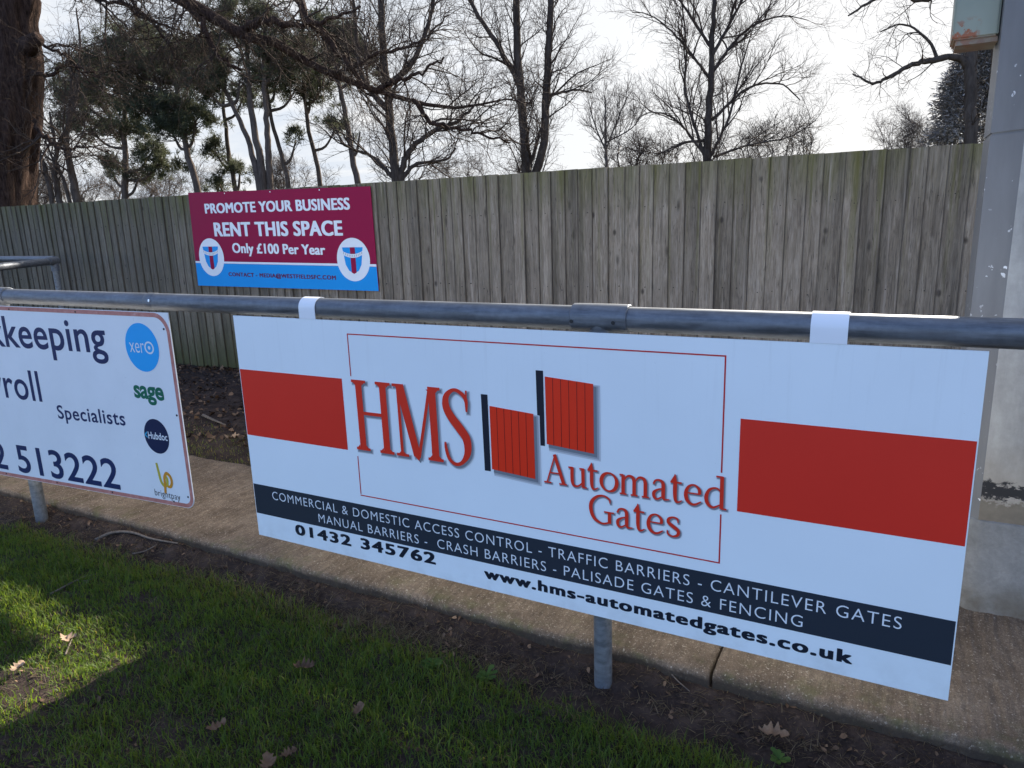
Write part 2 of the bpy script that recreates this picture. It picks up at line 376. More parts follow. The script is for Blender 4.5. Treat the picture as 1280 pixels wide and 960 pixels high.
c = a.mix(a.math('MULTIPLY', leftg, 0.72), c, a.mix(grain, (0.075, 0.062, 0.038), (0.150, 0.128, 0.082)))
c = a.mix(a.math('MULTIPLY', green, 0.85), c, (0.12, 0.115, 0.032))
c = a.mix(low, c, (0.060, 0.066, 0.022))
crk = a.n('ShaderNodeMapping'); crk.inputs['Scale'].default_value = (30, 30, 0.9); a.l(addv.outputs[0], crk.inputs[0]); cn = a.noise(crk.outputs[0], 1.7, 3, 0.5, 0.3)
crack = a.maprange(a.math('ABSOLUTE', a.math('SUBTRACT', cn, 0.5), 0.0), 0.012, 0.002)
c = a.mix(a.math('MULTIPLY', crack, 0.7), c, (0.045, 0.036, 0.030))
vs_ = a.n('ShaderNodeTexVoronoi'); vs_.inputs['Scale'].default_value = 5.5; mp5 = a.n('ShaderNodeMapping'); mp5.inputs['Scale'].default_value = (1, 1, 0.62); a.l(addv.outputs[0], mp5.inputs[0]); a.l(mp5.outputs[0], vs_.inputs['Vector'])
c = a.mix(a.ramp(vs_.outputs['Distance'], [(0.045, 0.85), (0.10, 0.0)]), c, (0.04, 0.031, 0.026))
olive = a.math('MULTIPLY', a.ramp(a.noise(a.coord((22, 22, 0.35)), 1.2, 4, 0.55), [(0.56, 0.0), (0.68, 0.75)]), a.maprange(P[2], 0.7, 1.75)); c = a.mix(olive, c, (0.115, 0.105, 0.03))
pale = a.ramp(a.noise(a.coord((26, 26, 0.6)), 1.3, 5, 0.6), [(0.60, 0.0), (0.74, 0.45)]); c = a.mix(pale, c, (0.50, 0.42, 0.35))
streak = a.ramp(a.noise(a.coord((9, 9, 0.22)), 1.6, 5), [(0.5, 0.0), (0.72, 0.6)])
c = a.mix(streak, c, (0.05, 0.043, 0.034))
sx_ = a.n('ShaderNodeSeparateXYZ'); a.l(a.n('ShaderNodeNewGeometry').outputs['True Normal'], sx_.inputs[0]); c = a.mix(a.math('MULTIPLY', a.maprange(sx_.outputs[0], 0.3, 0.6), 0.45), c, (0.05, 0.04, 0.032))  # right-facing board edges darkened, gap shade put into the colour
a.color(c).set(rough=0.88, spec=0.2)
a.bump(a.math('SUBTRACT', a.math('ADD', grain, a.math('MULTIPLY', fine, 0.7)), a.math('MULTIPLY', knot, 0.4)), 0.65, 0.006)
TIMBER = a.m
NAIL = Mat('rusty_nail').color((0.03, 0.024, 0.02)).set(rough=0.7, metal=0.3).m
fence = thing('timber_fence', (0, YF, 0), 'tall weathered close-boarded timber fence running behind the barrier and boards', 'fence')
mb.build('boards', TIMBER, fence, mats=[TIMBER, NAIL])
for zr in (0.38, 0.93, 1.5):
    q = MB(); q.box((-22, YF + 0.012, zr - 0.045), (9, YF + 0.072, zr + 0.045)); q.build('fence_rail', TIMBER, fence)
for k in range(11):
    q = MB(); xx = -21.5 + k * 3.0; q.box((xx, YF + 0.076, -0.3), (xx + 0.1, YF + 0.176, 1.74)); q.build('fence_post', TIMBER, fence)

# ------------------------------------------------------------------ lettering
_capcache = {}
def text_mesh(body, offset, spacing):
    c = bpy.data.curves.new('lettering', 'FONT'); c.body = body; c.offset = offset; c.space_character = spacing; c.resolution_u = 5
    o = bpy.data.objects.new('lettering', c); COL.objects.link(o)
    bpy.context.view_layer.update()
    me = bpy.data.meshes.new_from_object(o.evaluated_get(bpy.context.evaluated_depsgraph_get()))
    V = np.zeros(len(me.vertices) * 3); me.vertices.foreach_get('co', V); V = V.reshape(-1, 3)
    F = [tuple(p.vertices) for p in me.polygons]
    bpy.data.objects.remove(o); bpy.data.curves.remove(c); bpy.data.meshes.remove(me)
    return V, F
def cap(offset):
    k = round(offset, 4)
    if k not in _capcache:
        V, F = text_mesh('H', offset, 1.0); _capcache[k] = (V[:, 1].min(), V[:, 1].max())
    return _capcache[k]
def lettering(body, L, Rr, hl, hr, y, mat, parent, offset=0.0, spacing=1.0, label=None, yfun=None, bold=0.0):
    """fit a line of text: L, Rr = (x, z) of the baseline's ends, hl/hr = capital height at each end"""
    V, F = text_mesh(body, offset, spacing)
    c0, c1 = cap(offset)
    x0, x1 = V[:, 0].min(), V[:, 0].max()
    t = (V[:, 0] - x0) / (x1 - x0); s = (V[:, 1] - c0) / (c1 - c0)
    z = L[1] + (Rr[1] - L[1]) * t + (hl + (hr - hl) * t) * s
    xx = L[0] + (Rr[0] - L[0]) * t
    yy = np.full(len(xx), float(y)) if yfun is None else yfun(xx) + y
    P = np.stack([xx, yy, z], 1)
    if bold:
        n = len(P); sh_ = [(-1, 0.3), (-0.4, -0.4), (0.1, 0.4), (0.5, -0.4), (1, 0.3), (-1, -0.3), (1, -0.3)]
        P = np.concatenate([P + [k * bold, -0.00004 * i, q * bold] for i, (k, q) in enumerate(sh_)]); F = [tuple(v + i * n for v in f) for i in range(len(sh_)) for f in F]
    o = mesh_obj('lettering', P, F, mat, parent)
    if label: o['label'] = label
    return o
def flat(name, pts, y, mat, parent, yfun=None):
    """flat printed shape from an (x, z) outline, facing the camera"""
    V = [(p[0], (y if yfun is None else yfun(p[0]) + y), p[1]) for p in pts]
    ar = sum(pts[i][0] * pts[(i + 1) % len(pts)][1] - pts[(i + 1) % len(pts)][0] * pts[i][1] for i in range(len(pts)))
    f = tuple(range(len(V))) if ar > 0 else tuple(range(len(V) - 1, -1, -1))
    return mesh_obj(name, V, [f], mat, parent)
def disc(cx, cz, rx, rz, n=48, a0=0):
    return [(cx + rx * math.cos(a0 + 2 * math.pi * i / n), cz + rz * math.sin(a0 + 2 * math.pi * i / n)) for i in range(n)]

# stroke-drawn glyphs (serif letters of the logo)
def smooth_pts(P, n=8):
    P = np.asarray(P, float)
    if len(P) == 2: return P
    out = []
    for i in range(len(P) - 1):
        p0 = P[i - 1] if i > 0 else 2 * P[0] - P[1]; p1 = P[i]; p2 = P[i + 1]; p3 = P[i + 2] if i + 2 < len(P) else 2 * P[-1] - P[-2]
        for k in range(n):
            t = k / n
            out.append(0.5 * ((2 * p1) + (p2 - p0) * t + (2 * p0 - 5 * p1 + 4 * p2 - p3) * t * t + (3 * p1 - p0 - 3 * p2 + p3) * t ** 3))
    out.append(P[-1]); return np.array(out)
class Strokes:
    def __init__(s): s.S = []
    def st(s, *pts, curve=True): s.S.append(smooth_pts(pts) if curve else np.asarray(pts, float))
    def tri(s, *pts): s.S.append(('poly', pts))
    def build(s, name, y, mat, parent, grow=0.0, shift=(0, 0), xf=lambda x, z: (x, z), ws=1.0):
        V, F = [], []; yy = y
        for S in s.S:
            yy -= 0.000012; b = len(V)
            if isinstance(S, tuple):
                for (x, z) in S[1]:
                    x, z = xf(x, z); V.append((x + shift[0], yy, z + shift[1]))
                F.append(tuple(range(b, len(V)))); continue
            P = np.array([[*xf(q[0], q[1]), q[2] * ws] for q in S])
            t = np.gradient(P[:, :2], axis=0); t /= np.maximum(np.linalg.norm(t, axis=1), 1e-9)[:, None]
            nrm = np.stack([-t[:, 1], t[:, 0]], 1); hw = (P[:, 2] / 2 + grow)[:, None]
            if grow:
                P = P.copy(); P[0, :2] -= t[0] * grow; P[-1, :2] += t[-1] * grow
            A = P[:, :2] + nrm * hw; B = P[:, :2] - nrm * hw
            for i in range(len(P)): V += [(A[i, 0] + shift[0], yy, A[i, 1] + shift[1]), (B[i, 0] + shift[0], yy, B[i, 1] + shift[1])]
            F += [(b + 2 * i, b + 2 * i + 1, b + 2 * i + 3, b + 2 * i + 2) for i in range(len(P) - 1)]
        return mesh_obj(name, V, F, mat, parent)
def shadowed(S, y, mat, parent, xf=lambda x, z: (x, z), d=(0.006, -0.0065), k=1.0, label=None, ws=1.0):
    S.build('printed_shade', y - 0.0002, SH[0], parent, 0.0050 * k, d, xf, ws)
    S.build('printed_shade', y - 0.0006, SH[1], parent, 0.0024 * k, d, xf, ws)
    S.build('printed_shade', y - 0.0010, SH[2], parent, 0.0, d, xf, ws)
    o = S.build('lettering', y - 0.0014, mat, parent, 0.0, (0, 0), xf, ws)
    if label: o['label'] = label
    return o

# ------------------------------------------------------------------ big HMS board
hms = thing('advertising_board', (1.22, 0.0, 0.20), 'large white and red automated gates board hung from the rail by two straps', 'signboard')
mb = MB(); mb.box((0, 0, 0.2245), (2.44, 0.004, 1.131)); pn = mb.build('panel', WHITE, hms)
E0 = -0.0008
flat('red_block', [(0.003, 0.922), (0.517, 0.922), (0.517, 0.655), (0.003, 0.655)], E0, RED, hms)
flat('red_block', [(1.900, 0.917), (2.437, 0.917), (2.437, 0.651), (1.900, 0.651)], E0, RED, hms)
flat('navy_band', [(0.003, 0.449), (2.437, 0.449), (2.437, 0.326), (0.003, 0.322)], E0, NAVY, hms)
V, F = [], []
def bar(x0, z0, x1, z1):
    b = len(V); V.extend([(x0, E0, z0), (x1, E0, z0), (x1, E0, z1), (x0, E0, z1)]); F.append((b, b + 1, b + 2, b + 3))
LW = 0.0042
bar(0.558, 1.087 - LW, 1.857, 1.087); bar(0.558, 0.934, 0.558 + LW, 1.087 - LW); bar(0.559, 0.487 + LW, 0.559 + LW, 0.637)
bar(0.559, 0.484, 1.859, 0.484 + LW); bar(1.859 - LW, 0.484 + LW, 1.859, 0.634); bar(1.857 - LW, 0.757, 1.857, 1.087 - LW)
mesh_obj('red_outline', V, F, REDLINE, hms)
# HMS
S = Strokes()
def serif(x0, x1, z, up, t=0.010, br=0.010, xs=None, sw=0.028):
    S.st((x0, z + up * t / 2, t), (x1, z + up * t / 2, t), curve=False)
    if xs is not None:
        for sg in (-1, 1):
            S.tri(*[(xs + sg * sw / 2, z + up * t), (xs + sg * (sw / 2 + br), z + up * t), (xs + sg * sw / 2, z + up * (t + br))][::(1 if sg * up > 0 else -1)])
for xs in (0.592, 0.698):
    S.st((xs - 0.001, 0.916, 0.028), (xs + 0.001, 0.670, 0.028), curve=False)
    serif(xs - 0.032, xs + 0.032, 0.923, -1, xs=xs); serif(xs - 0.030, xs + 0.032, 0.664, 1, xs=xs)
S.st((0.60, 0.803, 0.012), (0.69, 0.803, 0.012), curve=False)
S.st((0.762, 0.914, 0.012), (0.7655, 0.670, 0.012), curve=False); serif(0.739, 0.785, 0.923, -1); serif(0.741, 0.793, 0.664, 1, xs=0.766, sw=0.012, br=0.008)
S.st((0.770, 0.920, 0.034), (0.829, 0.672, 0.030), curve=False); S.tri((0.812, 0.676), (0.834, 0.655), (0.846, 0.680))
S.st((0.836, 0.668, 0.012), (0.893, 0.915, 0.012), curve=False)
S.st((0.903, 0.916, 0.029), (0.905, 0.670, 0.029), curve=False); serif(0.886, 0.935, 0.923, -1, xs=0.903); serif(0.874, 0.936, 0.664, 1, xs=0.905)
S.st((1.036, 0.850, 0.007), (1.034, 0.893, 0.014), (1.010, 0.916, 0.013), (0.985, 0.919, 0.012), (0.960, 0.897, 0.021), (0.957, 0.862, 0.028), (0.975, 0.828, 0.031), (1.006, 0.792, 0.033), (1.031, 0.757, 0.031), (1.033, 0.710, 0.025), (1.012, 0.675, 0.014), (0.985, 0.664, 0.012), (0.960, 0.680, 0.013), (0.949, 0.715, 0.012), (0.947, 0.738, 0.007))
S.st((1.036, 0.852, 0.006), (1.037, 0.922, 0.006), curve=False)
shadowed(S, E0, REDL, hms, label='tall condensed red serif letters HMS')
# gate emblem
GP = NAVYL
for (px0, px1, pz0, pz1, q) in ((1.095, 1.1175, 0.657, 0.915, [(1.123, 0.879), (1.279, 0.868), (1.280, 0.655), (1.1235, 0.666)]),
                                (1.293, 1.316, 0.768, 1.007, [(1.321, 0.990), (1.478, 0.979), (1.479, 0.764), (1.323, 0.776)])):
    flat('gate_post', [(px0, pz0), (px1, pz0), (px1 - 0.001, pz1), (px0 - 0.003, pz1)], E0, GP, hms)
    for g, dd, i in ((0.014, (0.007, -0.008), 0), (0.009, (0.007, -0.008), 1), (0.004, (0.006, -0.007), 2)):
        cxm = sum(p[0] for p in q) / 4; czm = sum(p[1] for p in q) / 4
        flat('printed_shade', [(p[0] + dd[0] + (g if p[0] > cxm else 0.0), p[1] + dd[1] + (g * 0.6 if p[1] > czm else -g) - (0.004 if p[1] > czm else 0)) for p in q], E0 - 0.0002 - 0.0003 * i, SH[i], hms)
    flat('gate_leaf', q, E0 - 0.0014, REDG, hms)
    V, F = [], []
    for k in range(1, 6):
        t = k / 6.0; xt = q[0][0] + (q[1][0] - q[0][0]) * t; zt = q[0][1] + (q[1][1] - q[0][1]) * t; zb = q[3][1] + (q[2][1] - q[3][1]) * t
        b = len(V); V += [(xt - 0.0009, E0 - 0.0018, zb), (xt + 0.0009, E0 - 0.0018, zb), (xt + 0.0009, E0 - 0.0018, zt), (xt - 0.0009, E0 - 0.0018, zt)]; F.append((b, b + 1, b + 2, b + 3))
    mesh_obj('gate_boards', V, F, REDDK, hms)
# Automated / Gates: letters drawn on x-height = 1
def glyph(S, ch, x, w, s=1.0):
    """draw ch between x and x + w (units of x-height)"""
    T = 0.17; t = 0.07
    def X(f): return x + f * w
    def sf(x0, x1, z): S.st((x0, z, 0.075), (x1, z, 0.075), curve=False)
    if ch == 'A':
        S.st((X(0.13), 0.04, t), (X(0.50), 1.50, t), curve=False); S.st((X(0.47), 1.50, T), (X(0.86), 0.04, T * 1.05), curve=False)
        S.st((X(0.26), 0.55, t), (X(0.70), 0.55, t), curve=False); sf(X(0.0), X(0.32), 0.037); sf(X(0.66), X(1.0), 0.037)
    if ch == 'u':
        S.st((X(0.20), 0.98, T), (X(0.20), 0.35, T), (X(0.27), 0.10, 0.14), (X(0.45), 0.05, 0.10), (X(0.62), 0.13, 0.08), (X(0.76), 0.28, 0.06))
        S.st((X(0.79), 0.98, T), (X(0.80), 0.03, T), curve=False); sf(X(0.0), X(0.25), 0.963); sf(X(0.60), X(0.84), 0.963); sf(X(0.76), X(1.0), 0.037)
    if ch == 't':
        S.st((X(0.36), 1.34, 0.05), (X(0.38), 0.95, T), (X(0.38), 0.35, T), (X(0.46), 0.09, 0.13), (X(0.66), 0.04, 0.09), (X(0.95), 0.14, 0.04))
        S.st((X(0.0), 0.96, 0.09), (X(0.9), 0.96, 0.09), curve=False); S.tri((X(0.02), 1.0), (X(0.38), 1.0), (X(0.36), 1.34))
    if ch == 'o':
        n = 28; S.st(*[(X(0.5) + (w * 0.5 - 0.09) * math.sin(2 * math.pi * i / n), 0.5 + 0.45 * math.cos(2 * math.pi * i / n), 0.075 + 0.11 * abs(math.sin(2 * math.pi * i / n - 0.25)) ** 1.5) for i in range(n + 1)], curve=False)
    if ch == 'm':
        for f in (0.12, 0.48, 0.84): S.st((X(f), (0.95 if f < 0.2 else 0.74), T), (X(f), 0.03, T), curve=False); sf(X(f) - 0.19, X(f) + 0.2, 0.037)
        sf(X(0.0), X(0.13), 0.963)
        for f in (0.12, 0.48): S.st((X(f) + 0.05, 0.70, 0.05), (X(f + 0.12), 0.90, 0.09), (X(f + 0.22), 0.95, 0.12), (X(f + 0.32), 0.88, 0.15), (X(f + 0.36), 0.70, T))
    if ch == 'a':
        S.st((X(0.12), 0.74, 0.10), (X(0.22), 0.91, 0.09), (X(0.42), 0.96, 0.10), (X(0.60), 0.88, 0.15), (X(0.66), 0.68, T), (X(0.66), 0.22, T), (X(0.74), 0.07, 0.10), (X(1.0), 0.09, 0.05))
        S.st((X(0.64), 0.58, 0.06), (X(0.35), 0.49, 0.09), (X(0.15), 0.33, 0.15), (X(0.17), 0.12, 0.14), (X(0.34), 0.04, 0.09), (X(0.63), 0.20, 0.05))
    if ch == 'e':
        S.st((X(0.10), 0.56, 0.065), (X(0.90), 0.56, 0.065), curve=False)
        S.st((X(0.87), 0.56, 0.15), (X(0.82), 0.80, 0.13), (X(0.55), 0.96, 0.08), (X(0.25), 0.85, 0.12), (X(0.11), 0.55, T), (X(0.17), 0.24, T), (X(0.40), 0.06, 0.12), (X(0.65), 0.06, 0.10), (X(0.95), 0.22, 0.05))
    if ch == 'd':
        S.st((X(0.77), 1.52, T * 0.95), (X(0.78), 0.03, T), curve=False); sf(X(0.52), X(0.80), 1.50); sf(X(0.76), X(1.0), 0.037)
        S.st((X(0.72), 0.84, 0.06), (X(0.52), 0.96, 0.08), (X(0.24), 0.84, 0.12), (X(0.11), 0.50, T), (X(0.19), 0.18, 0.15), (X(0.42), 0.05, 0.10), (X(0.70), 0.20, 0.06))
    if ch == 's':
        S.st((X(0.82), 0.72, 0.05), (X(0.78), 0.90, 0.09), (X(0.50), 0.96, 0.08), (X(0.22), 0.86, 0.13), (X(0.20), 0.68, 0.15), (X(0.50), 0.52, 0.17), (X(0.84), 0.34, 0.16), (X(0.80), 0.12, 0.13), (X(0.48), 0.03, 0.08), (X(0.18), 0.12, 0.09), (X(0.12), 0.30, 0.05))
    if ch == 'G':
        S.st((X(0.86), 1.12, 0.05), (X(0.83), 1.32, 0.09), (X(0.60), 1.46, 0.09), (X(0.32), 1.36, 0.13), (X(0.11), 1.05, 0.18), (X(0.09), 0.65, 0.19), (X(0.22), 0.26, 0.16), (X(0.50), 0.06, 0.10), (X(0.72), 0.09, 0.09), (X(0.86), 0.20, 0.09))
        S.st((X(0.84), 0.66, T), (X(0.84), 0.10, T), curve=False); sf(X(0.62), X(1.02), 0.66)
S = Strokes(); x = 0.0
for ch, w, g in (('A', 1.42, 0.10), ('u', 1.10, 0.04), ('t', 0.66, 0.06), ('o', 1.08, 0.06), ('m', 1.72, 0.05), ('a', 0.98, 0.04), ('t', 0.66, 0.06), ('e', 0.94, 0.08), ('d', 1.16, 0)):
    glyph(S, ch, x, w); x += w + g
tot = x; xh = 0.0640
shadowed(S, E0, REDL, hms, xf=(lambda X_, Z_, k=(1.872 - 1.311) / tot: (1.311 + X_ * k, 0.649 + Z_ * xh)), d=(0.003, -0.0035), k=0.55, ws=xh, label='red serif lettering Automated')
S = Strokes(); x = 0.0
for ch, w, g in (('G', 1.42, 0.10), ('a', 0.98, 0.04), ('t', 0.66, 0.06), ('e', 0.94, 0.08), ('s', 0.80, 0)):
    glyph(S, ch, x, w); x += w + g
tot2 = x
shadowed(S, E0, REDL, hms, xf=(lambda X_, Z_, k=(1.745 - 1.461) / tot2: (1.461 + X_ * k, 0.541 + Z_ * xh)), d=(0.003, -0.0035), k=0.55, ws=xh, label='red serif lettering Gates')
lettering('COMMERCIAL & DOMESTIC ACCESS CONTROL - TRAFFIC BARRIERS - CANTILEVER GATES', (0.103, 0.396), (2.321, 0.397), 0.034, 0.034, E0 - 0.0006, PALE, hms, -0.008, 1.14)
lettering('MANUAL BARRIERS -  CRASH BARRIERS - PALISADE GATES & FENCING', (0.340, 0.341), (2.086, 0.342), 0.034, 0.034, E0 - 0.0006, PALE, hms, -0.008, 1.14)
lettering('01432 345762', (0.213, 0.266), (0.873, 0.275), 0.041, 0.041, E0, NAVYL, hms, 0.0, 1.16, 'heavy wide dark phone number', None, 0.0040)
lettering('www.hms-automatedgates.co.uk', (1.078, 0.268), (2.212, 0.2655), 0.036, 0.036, E0, NAVYL, hms, 0.0, 1.16, 'heavy wide dark web address', None, 0.0035)
# straps over the rail
YR, ZR, RR = 0.037, 1.168, 0.0355
def strap(x0, x1):
    prof = [(-0.0015, 1.1315), (-0.0015, 1.150)] + [(YR - 0.0385 * math.cos(t), ZR + 0.0385 * math.sin(t)) for t in np.linspace(0, math.pi * 1.02, 20)] + [(YR + 0.0385, 1.150), (YR + 0.038, 1.1425)]
    inner = [(0.0015, 1.1315), (0.0010, 1.150)] + [(YR - 0.0362 * math.cos(t), ZR + 0.0362 * math.sin(t)) for t in np.linspace(0, math.pi * 1.02, 20)] + [(YR + 0.0362, 1.150), (YR + 0.036, 1.1425)]
    n = len(prof); V = []
    for x in (x0, x1): V += [(x, y, z) for y, z in prof] + [(x, y, z) for y, z in inner]
    F = []
    for i in range(n - 1):
        F += [(i, 2 * n + i, 2 * n + i + 1, i + 1), (n + i, n + i + 1, 3 * n + i + 1, 3 * n + i), (i, i + 1, n + i + 1, n + i), (2 * n + i, 3 * n + i, 3 * n + i + 1, 2 * n + i + 1)]
    F += [(0, n, 3 * n, 2 * n), (n - 1, 3 * n - 1, 4 * n - 1, 2 * n - 1)]
    o = mesh_obj('strap', V, F, STRAP, hms); return autosmooth(o, 35)
strap(0.343, 0.419); strap(2.060, 2.146)

# ------------------------------------------------------------------ front barrier rail
bar_ = thing('pitch_barrier', (1.49, YR, 0), 'long grey galvanised tube barrier along the front, carrying the two big boards', 'barrier')
mb = MB(); mb.tube([(x, YR, ZR) for x in np.linspace(-8, 6, 30)], RR, 28); autosmooth(mb.build('rail', GALV, bar_))
for xp in (-4.85, -1.68, 1.49, 4.66):
    mb = MB(); mb.tube([(xp, YR, -0.4), (xp, YR, ZR - 0.03)], 0.0295, 24); autosmooth(mb.build('post', GALVP, bar_))
    mb = MB(); L = [(-0.0865, 0.0385), (-0.084, 0.041), (-0.05, 0.0415), (0.05, 0.0415), (0.084, 0.041), (0.0865, 0.0385)]
    mb.tube([(xp + dx, YR, ZR + 0.0015) for dx, r in L], [r for dx, r in L], 28)
    mb.tube([(xp, YR, 1.06), (xp, YR, 1.063), (xp, YR, ZR)], [0.0335, 0.036, 0.036], 24)
    sk = autosmooth(mb.build('tee_fitting', GALV, bar_))
    for dx in (-0.078, 0.050):
        mb = MB(); mb.tube([(xp + dx, YR - 0.0395, ZR - 0.006), (xp + dx, YR - 0.0425, ZR - 0.006)], 0.0055, 14); mb.build('grub_screw', SCREW, sk)
mb = MB(); mb.tube([(-0.535, YR, ZR), (-0.533, YR, ZR), (-0.487, YR, ZR), (-0.485, YR, ZR)], [0.0355, 0.0368, 0.0368, 0.0355], 28); jt = autosmooth(mb.build('pipe_joint', GALV, bar_))
mb = MB(); mb.tube([(-0.487, YR - 0.034, ZR + 0.008), (-0.487, YR - 0.0385, ZR + 0.009)], 0.006, 12); mb.build('joint_screw', BRIGHT, jt)

# rear barrier corner at the far left
c0 = np.array([-5.28, 2.40]); zb = 1.19 - 0.003
rb = thing('pitch_barrier', (c0[0], c0[1], 0), 'short grey tube barrier turning a corner near the fence at the left', 'barrier')
d1 = np.array([0.485, -0.875])
mb = MB(); mb.tube([(c0[0], c0[1], zb), (c0[0] + d1[0] * 1.55, c0[1] + d1[1] * 1.55, zb - 0.01)], 0.034, 20); autosmooth(mb.build('rail', GALV, rb))
mb = MB(); mb.tube([(c0[0] - 0.02, c0[1] + 0.02, zb + 0.02), (c0[0] - 4.0, c0[1] + 0.25, zb + 0.02)], 0.030, 20); autosmooth(mb.build('rail', GALV, rb))
mb = MB(); mb.tube([(c0[0], c0[1], -0.1), (c0[0], c0[1], zb)], 0.030, 20); autosmooth(mb.build('post', GALVP, rb))
e1 = c0 + d1 * 1.5; mb = MB(); mb.tube([(e1[0], e1[1], -0.1), (e1[0], e1[1], zb - 0.02)], 0.029, 20); autosmooth(mb.build('post', GALVP, rb))
mb = MB(); mb.tube([(c0[0] - d1[0] * 0.045, c0[1] - d1[1] * 0.045, zb), (c0[0] - d1[0] * 0.04, c0[1] - d1[1] * 0.04, zb), (c0[0] + d1[0] * 0.11, c0[1] + d1[1] * 0.11, zb)], [0.03, 0.041, 0.041], 20)
mb.tube([(c0[0], c0[1], zb - 0.10), (c0[0], c0[1], zb)], 0.038, 20); autosmooth(mb.build('corner_fitting', GALV, rb))

# ------------------------------------------------------------------ left board (bookkeeping)
YL = lambda x: -0.020 + 0.024 * (np.asarray(x) + 0.35)
lb = thing('advertising_board', (-1.35, -0.04, 0.25), 'white bookkeeping board with worn pink border and round corner, cut off at the left', 'signboard')
LWHITE = Mat('aged_white_panel')
a = LWHITE; v = a.coord(); n = a.noise(v, 2.5, 6); spots = a.ramp(a.noise(v, 55, 3, 0.6), [(0.68, 0.0), (0.74, 0.5)])
c = a.mix(1.0, (0.79, 0.80, 0.81), a.ramp(n, [(0.3, 0.90), (0.7, 1.0)]), 'MULTIPLY'); a.color(a.mix(a.math('MULTIPLY', spots, 0.35), c, (0.28, 0.28, 0.26))).set(rough=0.42)
NAVY2 = print_mat('navy_letters', (0.013, 0.026, 0.095))
a = Mat('worn_pink_border'); v = a.coord(); n = a.noise(v, 30, 5); a.color(a.ramp(n, [(0.3, (0.40, 0.135, 0.105)), (0.6, (0.50, 0.20, 0.165)), (0.8, (0.62, 0.40, 0.35))])).set(rough=0.5); PINK = a.m
xl, xr, zt = -2.95, -0.352, 1.1325
def zbot(x): return 0.282 + (x + 0.352) * 0.026
def outline(inset, rt, rbm, n=10):
    """rectangle with rounded corners (x, z), counter-clockwise from lower left"""
    P = []
    x0, x1, z1 = xl + inset, xr - inset, zt - inset
    def arc(cx, cz, r, a0, a1):
        if r < 1e-4: P.append((cx, cz)); return
        for i in range(n + 1):
            t = a0 + (a1 - a0) * i / n; P.append((cx + r * math.cos(t), cz + r * math.sin(t)))
    h = math.pi / 2
    arc(x0 + rbm, zbot(x0) + inset + rbm, rbm, 2 * h, 3 * h); arc(x1 - rbm, zbot(x1) + inset + rbm, rbm, 3 * h, 4 * h)
    arc(x1 - rt, z1 - rt, rt, 0, h); arc(x0 + rt, z1 - rt, rt, h, 2 * h)
    return P
O = outline(0.0, 0.0, 0.05); n = len(O)
V = [(x, float(YL(x)), z) for x, z in O] + [(x, float(YL(x)) + 0.004, z) for x, z in O]
mesh_obj('panel', V, [tuple(range(n)), tuple(range(2 * n - 1, n - 1, -1))] + [(i, i + n, (i + 1) % n + n, (i + 1) % n) for i in range(n)], LWHITE.m, lb)
A = outline(0.002, 0.085, 0.05); B = outline(0.020, 0.070, 0.035); n = len(A)
mesh_obj('border', [(x, float(YL(x)) - 0.0008, z) for x, z in A] + [(x, float(YL(x)) - 0.0008, z) for x, z in B], [(i, (i + 1) % n, n + (i + 1) % n, n + i) for i in range(n)], PINK, lb)
ly = -0.0008
def ltx(body, L, Rr, h, mat, off=0.02, sp_=1.0, dy=0.0): return lettering(body, L, Rr, h, h, ly - dy, mat, lb, off, sp_, None, YL)
ltx('Bookkeeping', (-2.06, 0.928), (-0.770, 0.943), 0.150, NAVY2, 0.012, 1.03)
ltx('Payroll', (-1.94, 0.672), (-1.318, 0.678), 0.150, NAVY2, 0.008, 1.03)
ltx('Specialists', (-1.215, 0.606), (-0.727, 0.620), 0.066, NAVY2, 0.012, 1.08)
ltx('01432 513222', (-2.385, 0.268), (-0.835, 0.302), 0.145, NAVY2, 0.014, 1.02)
LB = print_mat('logo_blue', (0.015, 0.36, 0.78)); LG = print_mat('logo_green', (0.005, 0.13, 0.075)); LN = print_mat('logo_navy', (0.010, 0.018, 0.062))
LO = print_mat('logo_orange', (0.62, 0.27, 0.03)); LY = print_mat('logo_lime', (0.50, 0.42, 0.05)); LGREY = print_mat('logo_grey', (0.05, 0.05, 0.055)); LCY = print_mat('logo_cyan', (0.04, 0.35, 0.55))
flat('logo_disc', disc(-0.540, 0.981, 0.104, 0.104), ly, LB, lb, YL)
ltx('xer', (-0.618, 0.958), (-0.526, 0.958), 0.063, PALE, -0.006, 1.0, 0.0006)
n = 28; mesh_obj('lettering', [(x, float(YL(x)) + ly - 0.0006, z) for x, z in disc(-0.494, 0.982, 0.029, 0.027, n)] + [(x, float(YL(x)) + ly - 0.0006, z) for x, z in disc(-0.494, 0.982, 0.021, 0.020, n)] + [(x, float(YL(x)) + ly - 0.0006, z) for x, z in disc(-0.494, 0.982, 0.008, 0.008, n)],
         [(i, (i + 1) % n, n + (i + 1) % n, n + i) for i in range(n)] + [tuple(range(2 * n, 3 * n))], PALE, lb)
ltx('sage', (-0.636, 0.756), (-0.446, 0.757), 0.082, LG, 0.030, 0.97)
flat('logo_disc', disc(-0.532, 0.592, 0.078, 0.078), ly, LN, lb, YL)
ltx('Hubdoc', (-0.585, 0.577), (-0.462, 0.579), 0.032, PALE, 0.016, 1.0, 0.0006)
ltx('<', (-0.606, 0.572), (-0.590, 0.573), 0.040, LCY, 0.03, 1.0, 0.0006)
def lstroke(pts, mat, dy):
    P = smooth_pts(pts, 6); S_ = Strokes(); S_.S.append(P)
    o = S_.build('logo_mark', 0, mat, lb)
    co = np.zeros(len(o.data.vertices) * 3); o.data.vertices.foreach_get('co', co); co = co.reshape(-1, 3); co[:, 1] += YL(co[:, 0] + lb.location[0]) + ly - dy
    o.data.vertices.foreach_set('co', co.ravel()); return o
